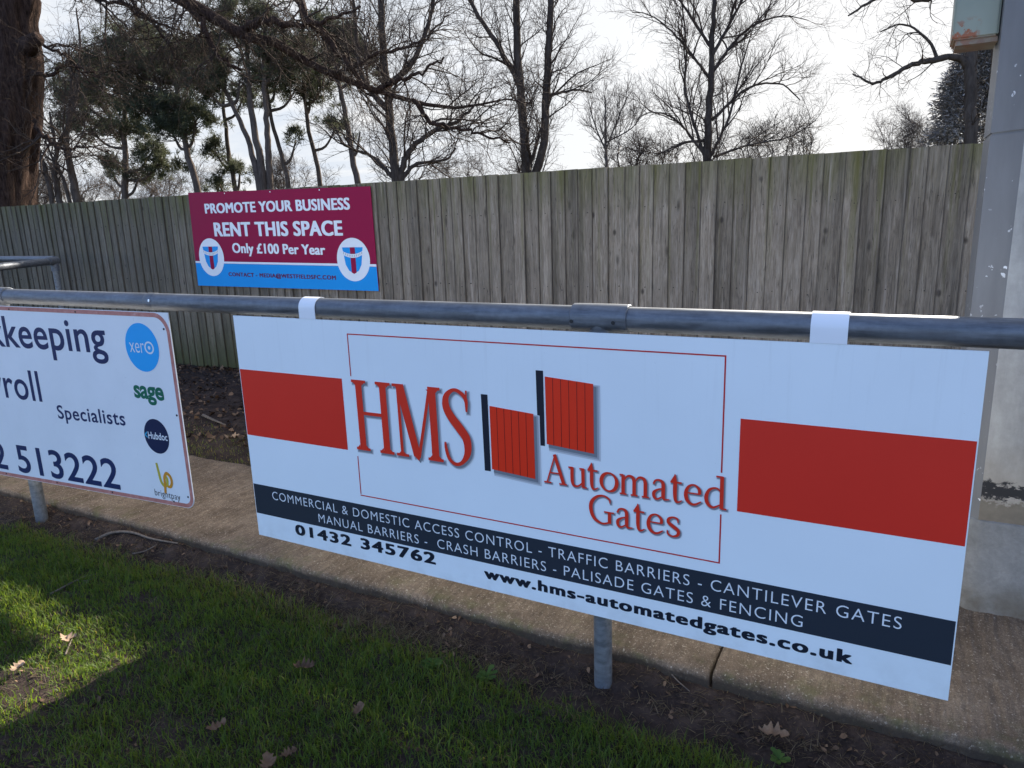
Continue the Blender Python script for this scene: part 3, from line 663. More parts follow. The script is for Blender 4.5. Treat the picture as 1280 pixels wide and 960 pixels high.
lstroke([(-0.560, 0.468, 0.013), (-0.553, 0.425, 0.015), (-0.546, 0.385, 0.015), (-0.528, 0.365, 0.014), (-0.508, 0.375, 0.014), (-0.505, 0.402, 0.014), (-0.522, 0.418, 0.012)], LY, 0.0)
lstroke([(-0.528, 0.332, 0.014), (-0.522, 0.375, 0.015), (-0.520, 0.405, 0.015), (-0.503, 0.427, 0.015), (-0.482, 0.415, 0.015), (-0.476, 0.390, 0.015), (-0.488, 0.368, 0.014), (-0.508, 0.366, 0.012)], LO, 0.0004)
ltx('brightpay', (-0.600, 0.312), (-0.436, 0.311), 0.030, LGREY, -0.002, 1.05)
for (sx, sz) in ((-0.388, 1.065), (-0.383, 0.700), (-0.385, 0.335), (-0.95, 1.120), (-1.45, 1.118), (-0.48, 0.300), (-0.90, 0.281), (-1.32, 0.270), (-1.75, 0.259)):
    yl = float(YL(sx)); mb2 = MB(); mb2.tube([(sx, yl + 0.002, sz), (sx, yl - 0.002, sz)], 0.0045, 10); mb2.build('screw', SCREW, lb)

# ------------------------------------------------------------------ claret board on the fence
pb = thing('advertising_board', (-2.93, 3.105, 1.33), 'claret and sky blue board offering the space for rent, fixed to the timber fence', 'signboard')
yp = 3.118
TL, TR, BR, BL = (-4.067, 1.808), (-1.782, 1.762), (-1.771, 0.872), (-4.092, 0.888)
O = [BL, BR, TR, TL]
mesh_obj('panel', [(x, yp, z) for x, z in O] + [(x, yp + 0.005, z) for x, z in O], [(0, 1, 2, 3), (7, 6, 5, 4)] + [(i, i + 4, (i + 1) % 4 + 4, (i + 1) % 4) for i in range(4)], CLARET, pb)
e = yp - 0.0012
flat('blue_stripe', [(-4.091, 0.889), (-1.772, 0.873), (-1.777, 1.083), (-4.086, 1.117)], e, CYAN, pb)
flat('white_stripe', [(-4.086, 1.119), (-1.777, 1.085), (-1.777, 1.106), (-4.086, 1.137)], e, PALE, pb)
lettering('PROMOTE YOUR BUSINESS', (-3.846, 1.603), (-2.024, 1.580), 0.088, 0.096, e - 0.0006, PALE, pb, 0.0, 1.05, None, None, 0.0065)
lettering('RENT THIS SPACE', (-3.748, 1.381), (-2.131, 1.360), 0.126, 0.124, e - 0.0006, PALE, pb, 0.0, 1.06, None, None, 0.009)
lettering('Only £100 Per Year', (-3.526, 1.218), (-2.350, 1.192), 0.090, 0.086, e - 0.0006, PALE, pb, 0.0, 1.04, None, None, 0.0055)
lettering('CONTACT - MEDIA@WESTFIELDSFC.COM', (-3.624, 0.990), (-2.249, 0.968), 0.036, 0.036, e - 0.0006, CLARETL, pb, 0.0, 1.12, None, None, 0.0032)
def crest(cx, cz, rx, rz):
    flat('crest_oval', disc(cx, cz, rx, rz, 56), e - 0.0008, PALE, pb)
    sx, sz = rx * 0.56, rz * 0.66
    half = [(-1, 0.80), (-0.97, 0.2), (-0.86, -0.35), (-0.55, -0.75), (0, -1.0)]
    sh = [(-1.12, 0.86)] + half[1:] + [(-p[0], p[1]) for p in half[-2:0:-1]] + [(1.12, 0.86)]
    flat('crest_shield', [(cx + px_ * sx, cz + pz_ * sz) for px_, pz_ in sh], e - 0.0014, CYAN, pb)
    flat('crest_stripe', [(cx - 0.27 * sx, cz + 0.86 * sz), (cx - 0.27 * sx, cz - 0.90 * sz), (cx, cz - 1.0 * sz), (cx + 0.27 * sx, cz - 0.90 * sz), (cx + 0.27 * sx, cz + 0.86 * sz)], e - 0.0019, CLARET, pb)
    up_ = [(cx + t * sx * 1.28, cz + sz * (0.22 + 0.30 * t * t) + 0.17 * sz) for t in np.linspace(-1, 1, 15)]
    lo_ = [(q[0] * 0.985 + cx * 0.015, q[1] - 0.26 * sz) for q in up_]
    mesh_obj('crest_ribbon', [(x, e - 0.0024, z) for x, z in up_ + lo_], [(i, 15 + i, 16 + i, i + 1) for i in range(14)], PALE, pb)
    V = []; F = []
    for k in range(11):
        t = -0.82 + 1.64 * k / 10; xx = cx + t * sx * 1.2; zz = cz + sz * (0.22 + 0.30 * t * t) + 0.04 * sz; b = len(V)
        V += [(xx - 0.004, e - 0.0029, zz - 0.010), (xx + 0.004, e - 0.0029, zz - 0.010), (xx + 0.004, e - 0.0029, zz + 0.010), (xx - 0.004, e - 0.0029, zz + 0.010)]; F.append((b, b + 1, b + 2, b + 3))
    mesh_obj('ribbon_marks', V, F, SH[1], pb)
crest(-3.842, 1.174, 0.178, 0.186); crest(-2.029, 1.146, 0.186, 0.190)
for (sx, sz) in ((-3.55, 1.780), (-2.95, 1.768), (-2.35, 1.757)):
    q = MB(); q.tube([(sx, yp + 0.001, sz), (sx, yp - 0.003, sz)], 0.006, 10); q.build('screw', BRIGHT, pb)

# ------------------------------------------------------------------ floodlight column on the right
colm = thing('floodlight_column', (2.70, 1.02, 0), 'thick pale grey column with chamfered corners and a peeling black band, right edge of view', 'column')
FX, FY, CH, WD = 2.552, 0.861, 0.083, 0.235
def octo(g=0.0):
    x0, x1, y0, y1 = FX - g, FX + WD + g, FY - g, FY + WD + 2 * CH + g
    k = g * 0.41
    return [(x0 + k - 0, y0), (x1 - k, y0), (x1 + CH, y0 + CH + k), (x1 + CH, y1 - CH - k), (x1 - k, y1), (x0 + k, y1), (x0 - CH, y1 - CH - k), (x0 - CH, y0 + CH + k)]
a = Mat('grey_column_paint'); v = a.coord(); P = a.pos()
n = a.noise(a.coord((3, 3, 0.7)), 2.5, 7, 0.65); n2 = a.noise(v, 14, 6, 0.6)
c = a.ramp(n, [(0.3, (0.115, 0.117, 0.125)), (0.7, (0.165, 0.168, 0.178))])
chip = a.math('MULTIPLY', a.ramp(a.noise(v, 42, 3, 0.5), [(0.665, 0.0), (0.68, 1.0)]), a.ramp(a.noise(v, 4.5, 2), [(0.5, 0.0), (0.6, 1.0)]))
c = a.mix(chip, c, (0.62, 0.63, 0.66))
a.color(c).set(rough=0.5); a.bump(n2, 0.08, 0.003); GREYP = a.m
a = Mat('pale_column_paint'); v = a.coord(); P = a.pos()
n = a.noise(a.coord((3, 3, 0.9)), 3.0, 8, 0.65); n2 = a.noise(v, 22, 6, 0.65)
c = a.ramp(n, [(0.28, (0.21, 0.198, 0.185)), (0.55, (0.35, 0.335, 0.31)), (0.8, (0.46, 0.44, 0.405))])
c = a.mix(0.45, c, a.ramp(n2, [(0.3, 0.6), (0.6, 1.0)]), 'MULTIPLY')
warp = a.math('ADD', P[2], a.math('MULTIPLY', a.math('SUBTRACT', a.noise(v, 16, 6, 0.7), 0.5), 0.12))
rust = a.math('MULTIPLY', a.maprange(warp, 0.70, 0.54), 0.45); c = a.mix(rust, c, (0.25, 0.20, 0.145))
bandm = a.math('MULTIPLY', a.ramp(warp, [(0.470, 0.0), (0.478, 1.0)]), a.ramp(warp, [(0.530, 1.0), (0.540, 0.0)]))
bandm = a.math('MULTIPLY', bandm, a.ramp(a.noise(a.coord((1, 1, 1.8)), 19, 5, 0.6), [(0.40, 0.0), (0.44, 1.0)]))
c = a.mix(bandm, c, (0.014, 0.013, 0.014))
lowb = a.ramp(warp, [(0.462, 1.0), (0.470, 0.0)]); c = a.mix(lowb, c, a.mix(n2, (0.085, 0.068, 0.05), (0.21, 0.18, 0.14)))
a.color(c).set(rough=0.75); a.bump(n2, 0.25, 0.004); PALEP = a.m
a = Mat('concrete_footing'); v = a.coord(); n = a.noise(v, 6, 9, 0.7); n2 = a.noise(v, 60, 4, 0.7); P = a.pos()
c = a.ramp(n, [(0.3, (0.14, 0.14, 0.14)), (0.55, (0.215, 0.215, 0.215)), (0.75, (0.30, 0.295, 0.285))]); c = a.mix(0.4, c, a.ramp(n2, [(0.35, 0.55), (0.65, 1.0)]), 'MULTIPLY')
c = a.mix(a.math('MULTIPLY', a.maprange(P[2], 0.20, 0.05), a.ramp(a.noise(v, 8, 5), [(0.4, 0.2), (0.6, 0.9)])), c, (0.09, 0.07, 0.045))
a.color(c).set(rough=0.9); a.bump(a.math('ADD', n, a.math('MULTIPLY', n2, 0.6)), 0.5, 0.006); FOOT = a.m
def prism(name, O, z0, z1, mat, mats=None, idx=None):
    n = len(O); V = [(x, y, z0) for x, y in O] + [(x, y, z1) for x, y in O]
    F = [(i, (i + 1) % n, n + (i + 1) % n, n + i) for i in range(n)] + [tuple(range(n - 1, -1, -1)), tuple(range(n, 2 * n))]
    return mesh_obj(name, V, F, mat, colm, mats=mats, midx=idx)
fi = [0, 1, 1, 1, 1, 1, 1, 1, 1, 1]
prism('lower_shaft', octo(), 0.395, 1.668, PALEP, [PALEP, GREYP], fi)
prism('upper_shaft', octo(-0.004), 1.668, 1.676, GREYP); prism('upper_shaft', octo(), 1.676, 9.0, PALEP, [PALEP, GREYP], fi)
# footing: a slightly rounded concrete collar
import itertools
def ring(g, nseg=6):
    O = octo(g); P = []
    for i in range(8):
        p, q, r_ = np.array(O[i - 1]), np.array(O[i]), np.array(O[(i + 1) % 8])
        l = 0.04
        A_ = q + (p - q) / np.linalg.norm(p - q) * l; B_ = q + (r_ - q) / np.linalg.norm(r_ - q) * l
        for k in range(nseg + 1):
            t = k / nseg; P.append((1 - t) ** 2 * A_ + 2 * t * (1 - t) * q + t * t * B_)
    return np.array(P)
lev = [(-0.15, 0.016), (0.0, 0.016), (0.37, 0.010), (0.392, 0.006), (0.398, -0.004)]
V = []; k = len(ring(0))
for z, g in lev:
    for (x, y) in ring(g): V.append((x, y, z))
F = [(i * k + j, i * k + (j + 1) % k, (i + 1) * k + (j + 1) % k, (i + 1) * k + j) for i in range(len(lev) - 1) for j in range(k)] + [tuple(range((len(lev) - 1) * k, len(lev) * k))]
autosmooth(mesh_obj('footing', V, F, FOOT, colm), 45)
# rusty junction box on the column
a = Mat('green_grey_box'); v = a.coord(); P = a.pos(); n = a.noise(v, 11, 6, 0.65)
c = a.ramp(a.noise(v, 3, 4), [(0.3, (0.215, 0.235, 0.185)), (0.7, (0.285, 0.305, 0.24))])
nx_ = a.math('MULTIPLY', a.ramp(a.noise(v, 28, 5, 0.65), [(0.50, 0.0), (0.55, 1.0)]), a.math('MULTIPLY', a.maprange(P[2], 2.045, 2.015), a.maprange(P[0], 2.42, 2.40)))
c = a.mix(nx_, c, (0.28, 0.085, 0.03))
c = a.mix(a.math('MULTIPLY', a.maprange(P[2], 1.985, 1.978), a.ramp(n, [(0.35, 0.4), (0.55, 1.0)])), c, (0.19, 0.115, 0.075))
a.color(c).set(rough=0.55); a.bump(n, 0.1, 0.003)
jb = thing('junction_box', (2.40, 1.08, 1.975), 'green grey metal box with rust patches, fixed high on the side of the column', 'electrical box')
mb = MB(); mb.box((2.338, 1.0, 1.978), (2.4655, 1.16, 2.45)); o = mb.build('box_body', a.m, jb); bevel(o, 0.006); autosmooth(o, 50)
mb = MB(); mb.box((2.350, 1.012, 1.962), (2.4655, 1.15, 1.9775)); mb.build('base_plate', a.m, jb)
mb = MB(); mb.box((2.335, 0.994, 2.452), (2.4655, 1.166, 2.464)); mb.build('lid', a.m, jb)

# ------------------------------------------------------------------ trees
def bark(name, c0_, c1_, scale=1.0, bs=0.02):
    a = Mat(name); v = a.coord((scale * 6, scale * 6, scale * 0.9)); n = a.noise(v, 2.5, 8, 0.7, 0.6); n2 = a.noise(a.coord(), 3, 4)
    a.color(a.mix(0.5, a.ramp(n, [(0.3, c0_), (0.7, c1_)]), a.ramp(n2, [(0.3, 0.6), (0.7, 1.1)]), 'MULTIPLY')).set(rough=0.95, spec=0.1)
    a.bump(n, 1.0, bs); return a.m
OAKB = bark('oak_bark', (0.017, 0.010, 0.008), (0.125, 0.078, 0.060), 2.2, 0.08)
BARK = bark('grey_bark', (0.040, 0.030, 0.024), (0.115, 0.090, 0.072))
PINEB = bark('pine_bark', (0.055, 0.042, 0.034), (0.15, 0.115, 0.092))
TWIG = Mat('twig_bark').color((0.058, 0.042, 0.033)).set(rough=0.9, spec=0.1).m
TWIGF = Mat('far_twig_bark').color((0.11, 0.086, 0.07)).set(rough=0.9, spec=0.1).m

class Skel:
    """branch polylines -> one tube mesh"""
    def __init__(s): s.V = []; s.Q = []; s.n = 0
    def add(s, P, rad, sides):
        k = len(P)
        t = np.empty_like(P); t[1:-1] = P[2:] - P[:-2]; t[0] = P[1] - P[0]; t[-1] = P[-1] - P[-2]
        t /= (np.sqrt((t * t).sum(1)) + 1e-12)[:, None]
        ref = np.array([0.31, 0.22, 0.92]) if abs(t[0, 2]) < 0.8 else np.array([0.9, 0.35, 0.1])
        A = np.cross(t, ref); A /= (np.sqrt((A * A).sum(1)) + 1e-12)[:, None]; B = np.cross(A, t)
        th = np.arange(sides) * (2 * math.pi / sides)
        ring_ = A[:, None, :] * np.cos(th)[None, :, None] + B[:, None, :] * np.sin(th)[None, :, None]
        s.V.append((P[:, None, :] + ring_ * rad[:, None, None]).reshape(-1, 3))
        i = np.arange(k - 1)[:, None] * sides; j = np.arange(sides)[None]; j2 = (j + 1) % sides
        s.Q.append((np.stack([i + j, i + j2, i + sides + j2, i + sides + j], -1) + s.n).reshape(-1, 4)); s.n += k * sides
    def build(s, name, mat, parent):
        V = np.concatenate(s.V) - np.array(parent.location); Q = np.concatenate(s.Q)
        o = fast_mesh(name, V, np.zeros((0, 3), int), Q, mat); o.parent = parent; return o
def resample(P, n):
    P = smooth_pts(P, 6); d = np.r_[0, np.cumsum(np.linalg.norm(np.diff(P, axis=0), axis=1))]
    t = np.linspace(0, d[-1], n); return np.stack([np.interp(t, d, P[:, i]) for i in range(3)], 1), d[-1]
def branch_path(rs, p, d, L, nseg, wig, up):
    P = [p]; step = L / nseg
    for i in range(nseg):
        d = d + rs.normal(0, wig, 3); d[2] += up; d = d / math.sqrt(d @ d); p = p + d * step; P.append(p)
    return np.array(P)
def grow(rs, sk, P, L, rad, level, cfg):
    """add side branches on polyline P (radius array rad)"""
    if level > cfg['levels']: return
    nchild = max(1, int(L * cfg['dens'][level - 1] * rs.uniform(0.8, 1.2)))
    k = len(P)
    t0 = cfg['start'] if level == 1 else 0.15
    for c in range(nchild):
        u = t0 + (1 - t0) * (c + rs.uniform(0, 1)) / nchild; u = min(u, 0.995)
        f = u * (k - 1); i = int(f); w = f - i
        p = P[i] * (1 - w) + P[i + 1] * w; d0 = P[i + 1] - P[i]; d0 = d0 / (np.linalg.norm(d0) + 1e-9)
        q = rs.normal(0, 1, 3); q -= d0 * (q @ d0); q /= np.linalg.norm(q) + 1e-9
        an = rs.uniform(*cfg['ang']); d = d0 * math.cos(an) + q * math.sin(an)
        d[2] += cfg['lift'][level - 1]; d /= np.linalg.norm(d)
        l = cfg['len'][level - 1] * rs.uniform(0.45, 1.1) * (1 - cfg['taper'] * u)
        r = min(rad[i] * 0.72, max(cfg['rmin'], cfg['rk'] * l))
        ns = (7, 6, 5, 4, 3)[min(level - 1, 4)]
        Q = branch_path(rs, p, d, l, ns, cfg['wig'], cfg['up'])
        rr = np.linspace(r, max(cfg['rmin'] * 0.5, r * 0.22), len(Q))
        sk.add(Q, rr, 6 if r > 0.05 else (4 if r > 0.015 else 3))
        grow(rs, sk, Q, l, rr, level + 1, cfg)
BASE = dict(levels=4, dens=[4.2, 4.8, 6, 6], len=[2.6, 1.3, 0.62, 0.3], lift=[0.25, 0.12, 0.05, 0.0], ang=(0.55, 1.15), taper=0.55, start=0.12, rmin=0.0036, rk=0.016, wig=0.16, up=0.035)
def bare_tree(name, stems, label, group, seed, cfg, barkm, twigm=None, loc=None, cat='tree'):
    """stems: (polyline points, base radius, top radius)"""
    rs = np.random.RandomState(seed)
    base = np.array(stems[0][0][0]) if loc is None else np.array(loc)
    t = thing(name, base, label, cat, group); tr = Skel(); cr = Skel()
    for P, ra, rb_ in stems:
        Q, L = resample(P, max(8, int(len(P) * 5)))
        jit = rs.normal(0, 0.012, Q.shape); jit[0] = 0; Q = Q + jit * min(1, ra * 12)
        rr = np.linspace(ra, rb_, len(Q)) * (1 + rs.normal(0, 0.03, len(Q)))
        tr.add(Q, rr, 14 if ra > 0.15 else 8); grow(rs, cr, Q, L, rr, 1, cfg)
    tr.build('trunk', barkm, t); cr.build('crown', twigm or TWIG, t); return t
def px_stem(pts, d, rpx0, rpx1, ground_z=True):
    """polyline picked in the photograph, at distance d along the view axis (d may vary per point)"""
    P = [dep(p[0], p[1], d if len(p) < 3 else p[2]) for p in pts]
    if ground_z:
        b = P[0]; P = [np.array([b[0] - (P[1][0] - b[0]) * 0.2, b[1], 0.0])] + P
    return P, rpx0 * d / FPX, rpx1 * d / FPX
def C(**k): q = dict(BASE); q.update(k); return q
GT = 'leafless trees beyond the fence'

# old oak: ridged trunk and the long limb that sweeps across the upper left
oak = thing('oak_tree', dep(2, 255, 11) * np.array([1, 1, 0]), 'massive old oak trunk with ridged reddish bark at the left edge, one long limb', 'tree')
rs = np.random.RandomState(11)
pts = [dep(x, y, 11) for x, y in ((-8, 420), (-6, 250), (0, 150), (2, 70), (-8, 0), (-20, -120), (-25, -330))]
Q, L = resample(pts, 60); n = 110; V = []
for i, p in enumerate(Q):
    r = np.interp(i / 59, [0, 0.25, 0.45, 0.6, 1], [0.66, 0.52, 0.53, 0.50, 0.36])
    for j in range(n):
        th = 2 * math.pi * j / n
        ridge = (fbm(np.array([j * 34.0 / n]), np.array([i * 0.16]), 3, 31)[0] - 0.45) * 0.17
        bulge = 0.17 * math.exp(-((i - 33) / 1.6) ** 2) * max(0, math.cos(th + 0.15)) ** 6
        V.append(p + (r + ridge + bulge) * (RIGHT * math.cos(th) + np.cross(np.array([0, 0, 1.0]), RIGHT) * math.sin(th)))
F = [(i * n + j, i * n + (j + 1) % n, (i + 1) * n + (j + 1) % n, (i + 1) * n + j) for i in range(59) for j in range(n)]
mesh_obj('trunk', V, F, OAKB, oak, smooth=True)
limbs = [([(-10, -160, 11), (110, -75, 10.6), (200, -18, 10.3), (272, 24, 10.1), (308, 44, 10.0), (342, 54, 10), (380, 74, 10), (420, 95, 10), (465, 114, 10), (515, 125, 10), (570, 133, 10.1), (625, 124, 10.2), (665, 132, 10.3)], 15, 0.7),
         ([(300, 40, 10.0), (330, 25, 9.8), (372, 32, 9.7), (415, 25, 9.6), (450, 10, 9.6)], 6, 1.5),
         ([(330, -60, 10), (368, -8, 10), (385, 25, 9.9), (408, 50, 9.9), (436, 82, 9.9), (455, 112, 10)], 7, 3.0),
         ([(465, 114, 10), (500, 100, 9.9), (530, 88, 9.8), (556, 72, 9.8)], 4, 1.2),
         ([(515, 125, 10), (545, 155, 10), (590, 165, 10.1), (640, 178, 10.2)], 3.5, 1.0),
         ([(200, -18, 10.3), (240, 10, 10.1), (262, 45, 10), (272, 70, 10), (300, 84, 10)], 6, 2),
         ([(420, 95, 10), (470, 70, 10), (520, 55, 10.1), (560, 20, 10.2)], 3, 1.0),
         ([(60, -40, 10.8), (130, 2, 10.5), (160, 8, 10.4), (200, 40, 10.3), (230, 85, 10.2)], 3.2, 1.0),
         ([(40, 92, 10.8), (62, 92, 10.6), (85, 78, 10.4), (105, 88, 10.3), (130, 100, 10.2)], 3.0, 0.8),
         ([(42, 150, 10.8), (58, 172, 10.6), (78, 187, 10.4), (105, 182, 10.3), (140, 190, 10.2)], 3.4, 0.8),
         ([(110, -75, 10.6), (150, -20, 10.3), (180, 20, 10.2), (215, 32, 10.1)], 4, 1.0),
         ([(42, 48, 10.9), (60, 60, 10.7), (90, 75, 10.5), (120, 110, 10.4), (150, 120, 10.3)], 2.4, 0.7)]
tr = Skel(); cr = Skel()
oc = C(levels=4, dens=[9, 8, 8, 8], len=[1.25, 0.72, 0.40, 0.2], lift=[0.05, 0.0, 0.0, 0], ang=(0.5, 1.25), taper=0.35, start=0.12, rmin=0.0030, rk=0.015, wig=0.24, up=0.0)
for pl, ra, rb_ in limbs:
    Q, L = resample([dep(*q) for q in pl], 26); Q[1:] += rs.normal(0, 0.02, Q[1:].shape)
    rr = (rb_ + (ra - rb_) * (1 - np.linspace(0, 1, 26)) ** 1.15) * 10 / FPX; tr.add(Q, rr, 12 if ra > 5 else 7); grow(rs, cr, Q, L, rr, 1, oc)
# a limb that leaves the frame towards the top right
o = tr.build('limbs', OAKB, oak); cr.build('crown', TWIG, oak)
# broken branch stub
q = MB(); q.tube([dep(34, 60, 10.6), dep(42, 52, 10.5), dep(48, 47, 10.45)], [0.16, 0.11, 0.09], 10); q.build('branch_stub', OAKB, oak, smooth=True)

d = 16.5
bare_tree('bare_tree', [px_stem([(497, 236), (490, 180), (484, 110), (478, 50), (474, -60), (470, -250)], d, 7, 2.5),
                        px_stem([(499, 226), (510, 192), (538, 166), (575, 150), (600, 120)], d, 4.5, 1.2, False),
                        px_stem([(500, 228), (520, 206), (556, 200), (570, 185)], d, 3, 1.0, False),
                        px_stem([(492, 222), (466, 196), (440, 185), (425, 160)], d, 3, 0.8, False),
                        px_stem([(484, 110), (520, 70), (540, 10), (545, -60)], d, 4, 1.5, False),
                        px_stem([(487, 140), (455, 100), (445, 40), (440, -40)], d, 4, 1.5, False)],
          'leafless tree with single leaning trunk rising just right of the claret board', GT, 21, C(dens=[5.5, 6.5, 8, 7], len=[2.0, 1.1, 0.6, 0.3], ang=(0.45, 1.1)), BARK)
d = 17
bare_tree('bare_tree', [px_stem([(658, 224), (655, 170), (651, 110), (646, 40), (645, -80), (640, -250)], d, 6.8, 2.5),
                        px_stem([(667, 222), (680, 180), (683, 110), (687, 40), (690, -80), (695, -230)], d, 5.6, 2.2, False),
                        px_stem([(661, 215), (668, 190), (676, 160)], d, 3, 1.5, False),
                        px_stem([(651, 110), (625, 60), (595, 15), (570, -50)], d, 4, 1.5, False),
                        px_stem([(683, 120), (720, 112), (740, 116)], d, 2.2, 0.8, False)],
          'leafless tree forking low into two upright trunks above the fence centre', GT, 22, C(dens=[5.8, 6.5, 8, 7], len=[1.9, 1.0, 0.55, 0.3], lift=[0.35, 0.15, 0.05, 0]), BARK)
d = 40
bare_tree('bare_tree', [px_stem([(759, 212), (757, 190), (757, 165), (756, 120)], d, 3.0, 0.8),
                        px_stem([(758, 190), (745, 160), (735, 125)], d, 1.2, 0.5, False), px_stem([(758, 185), (772, 150), (785, 120)], d, 1.2, 0.5, False), px_stem([(758, 178), (790, 160), (805, 135)], d, 1.0, 0.4, False)],
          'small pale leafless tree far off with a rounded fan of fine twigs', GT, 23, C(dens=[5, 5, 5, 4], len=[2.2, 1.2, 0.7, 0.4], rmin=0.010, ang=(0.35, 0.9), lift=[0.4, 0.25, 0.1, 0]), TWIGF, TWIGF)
d = 17
bare_tree('bare_tree', [px_stem([(884, 206), (886, 150), (890, 80), (892, 20), (893, -50)], d, 7, 2.0),
                        px_stem([(881, 196), (866, 150), (856, 110), (858, 60), (852, 0)], d, 2.2, 0.8, False),
                        px_stem([(888, 196), (910, 150), (925, 90), (940, 40)], d, 2.0, 0.6, False),
                        px_stem([(892, 196), (940, 180), (985, 172), (1020, 150)], d, 1.7, 0.5, False),
                        px_stem([(878, 190), (845, 150), (815, 140), (795, 150)], d, 1.7, 0.5, False),
                        px_stem([(889, 90), (930, 40), (975, 20), (1010, 25)], d, 2.0, 0.5, False),
                        px_stem([(889, 100), (850, 50), (815, 20), (790, 15)], d, 2.0, 0.5, False),
                        px_stem([(890, 70), (925, 5), (945, -35)], d, 2.2, .8, False), px_stem([(890, 60), (850, 0), (835, -35)], d, 2.2, .8, False),
                        px_stem([(884, 175), (850, 180), (820, 195)], d, 2.0, 0.7, False), px_stem([(890, 150), (935, 110), (975, 105), (1000, 125)], d, 2.2, 0.7, False)],
          'broad leafless tree with a straight dark trunk and wide fan of twigs, right of centre', GT, 24, C(dens=[5.5, 6.5, 7.5, 7], len=[1.7, 0.95, 0.55, 0.3], ang=(0.4, 1.0), lift=[0.3, 0.15, 0.06, 0]), BARK)
d = 13
bare_tree('bare_tree', [px_stem([(1214, 190), (1213, 140), (1212, 90), (1216, 50), (1222, 0), (1235, -120)], d, 9.5, 5),
                        px_stem([(1213, 86), (1197, 72), (1172, 74), (1138, 82), (1112, 96), (1090, 104), (1066, 92)], d, 5, 1.0, False),
                        px_stem([(1222, 0), (1195, -8), (1150, 0), (1105, -6), (1060, 20)], d, 5, 1.0, False),
                        px_stem([(1225, -30), (1170, -60), (1100, -70), (1030, -40)], d, 5, 1.0, False),
                        px_stem([(1172, 74), (1160, 50), (1130, 30), (1100, 40)], d, 2.2, 0.7, False)],
          'leafless tree behind the column with one crooked low branch reaching left', GT, 25, C(dens=[5.5, 6.5, 8, 7], len=[1.1, 0.7, 0.42, 0.25], lift=[0.02, 0, 0, 0], ang=(0.5, 1.1), start=0.3), BARK)
d = 14
bare_tree('bare_tree', [px_stem([(1243, 200), (1245, 120), (1250, 40), (1258, -60), (1262, -200)], d, 10, 5)],
          'second thick leafless trunk half hidden by the column edge', GT, 26, C(dens=[1.0, 2, 2.5, 3], start=0.6), BARK)
d = 19
bare_tree('bare_tree', [px_stem([(66, 256), (57, 215), (45, 180), (40, 140), (60, 90)], d, 4.5, 1.2), px_stem([(76, 256), (69, 220), (70, 190), (62, 140)], d, 4, 1.2, False),
                        px_stem([(97, 254), (89, 210), (82, 178), (90, 120), (85, 60)], d, 5, 1.2, False), px_stem([(88, 254), (78, 220), (66, 198), (55, 170)], d, 2.5, 0.8, False),
                        px_stem([(70, 190), (90, 140), (100, 60), (95, 10)], d, 3, 0.8, False)],
          'leafless clump of several thin stems just right of the old oak trunk', GT, 27, C(dens=[4.6, 5.2, 6, 6], len=[1.7, 1.0, 0.6, 0.3]), BARK)

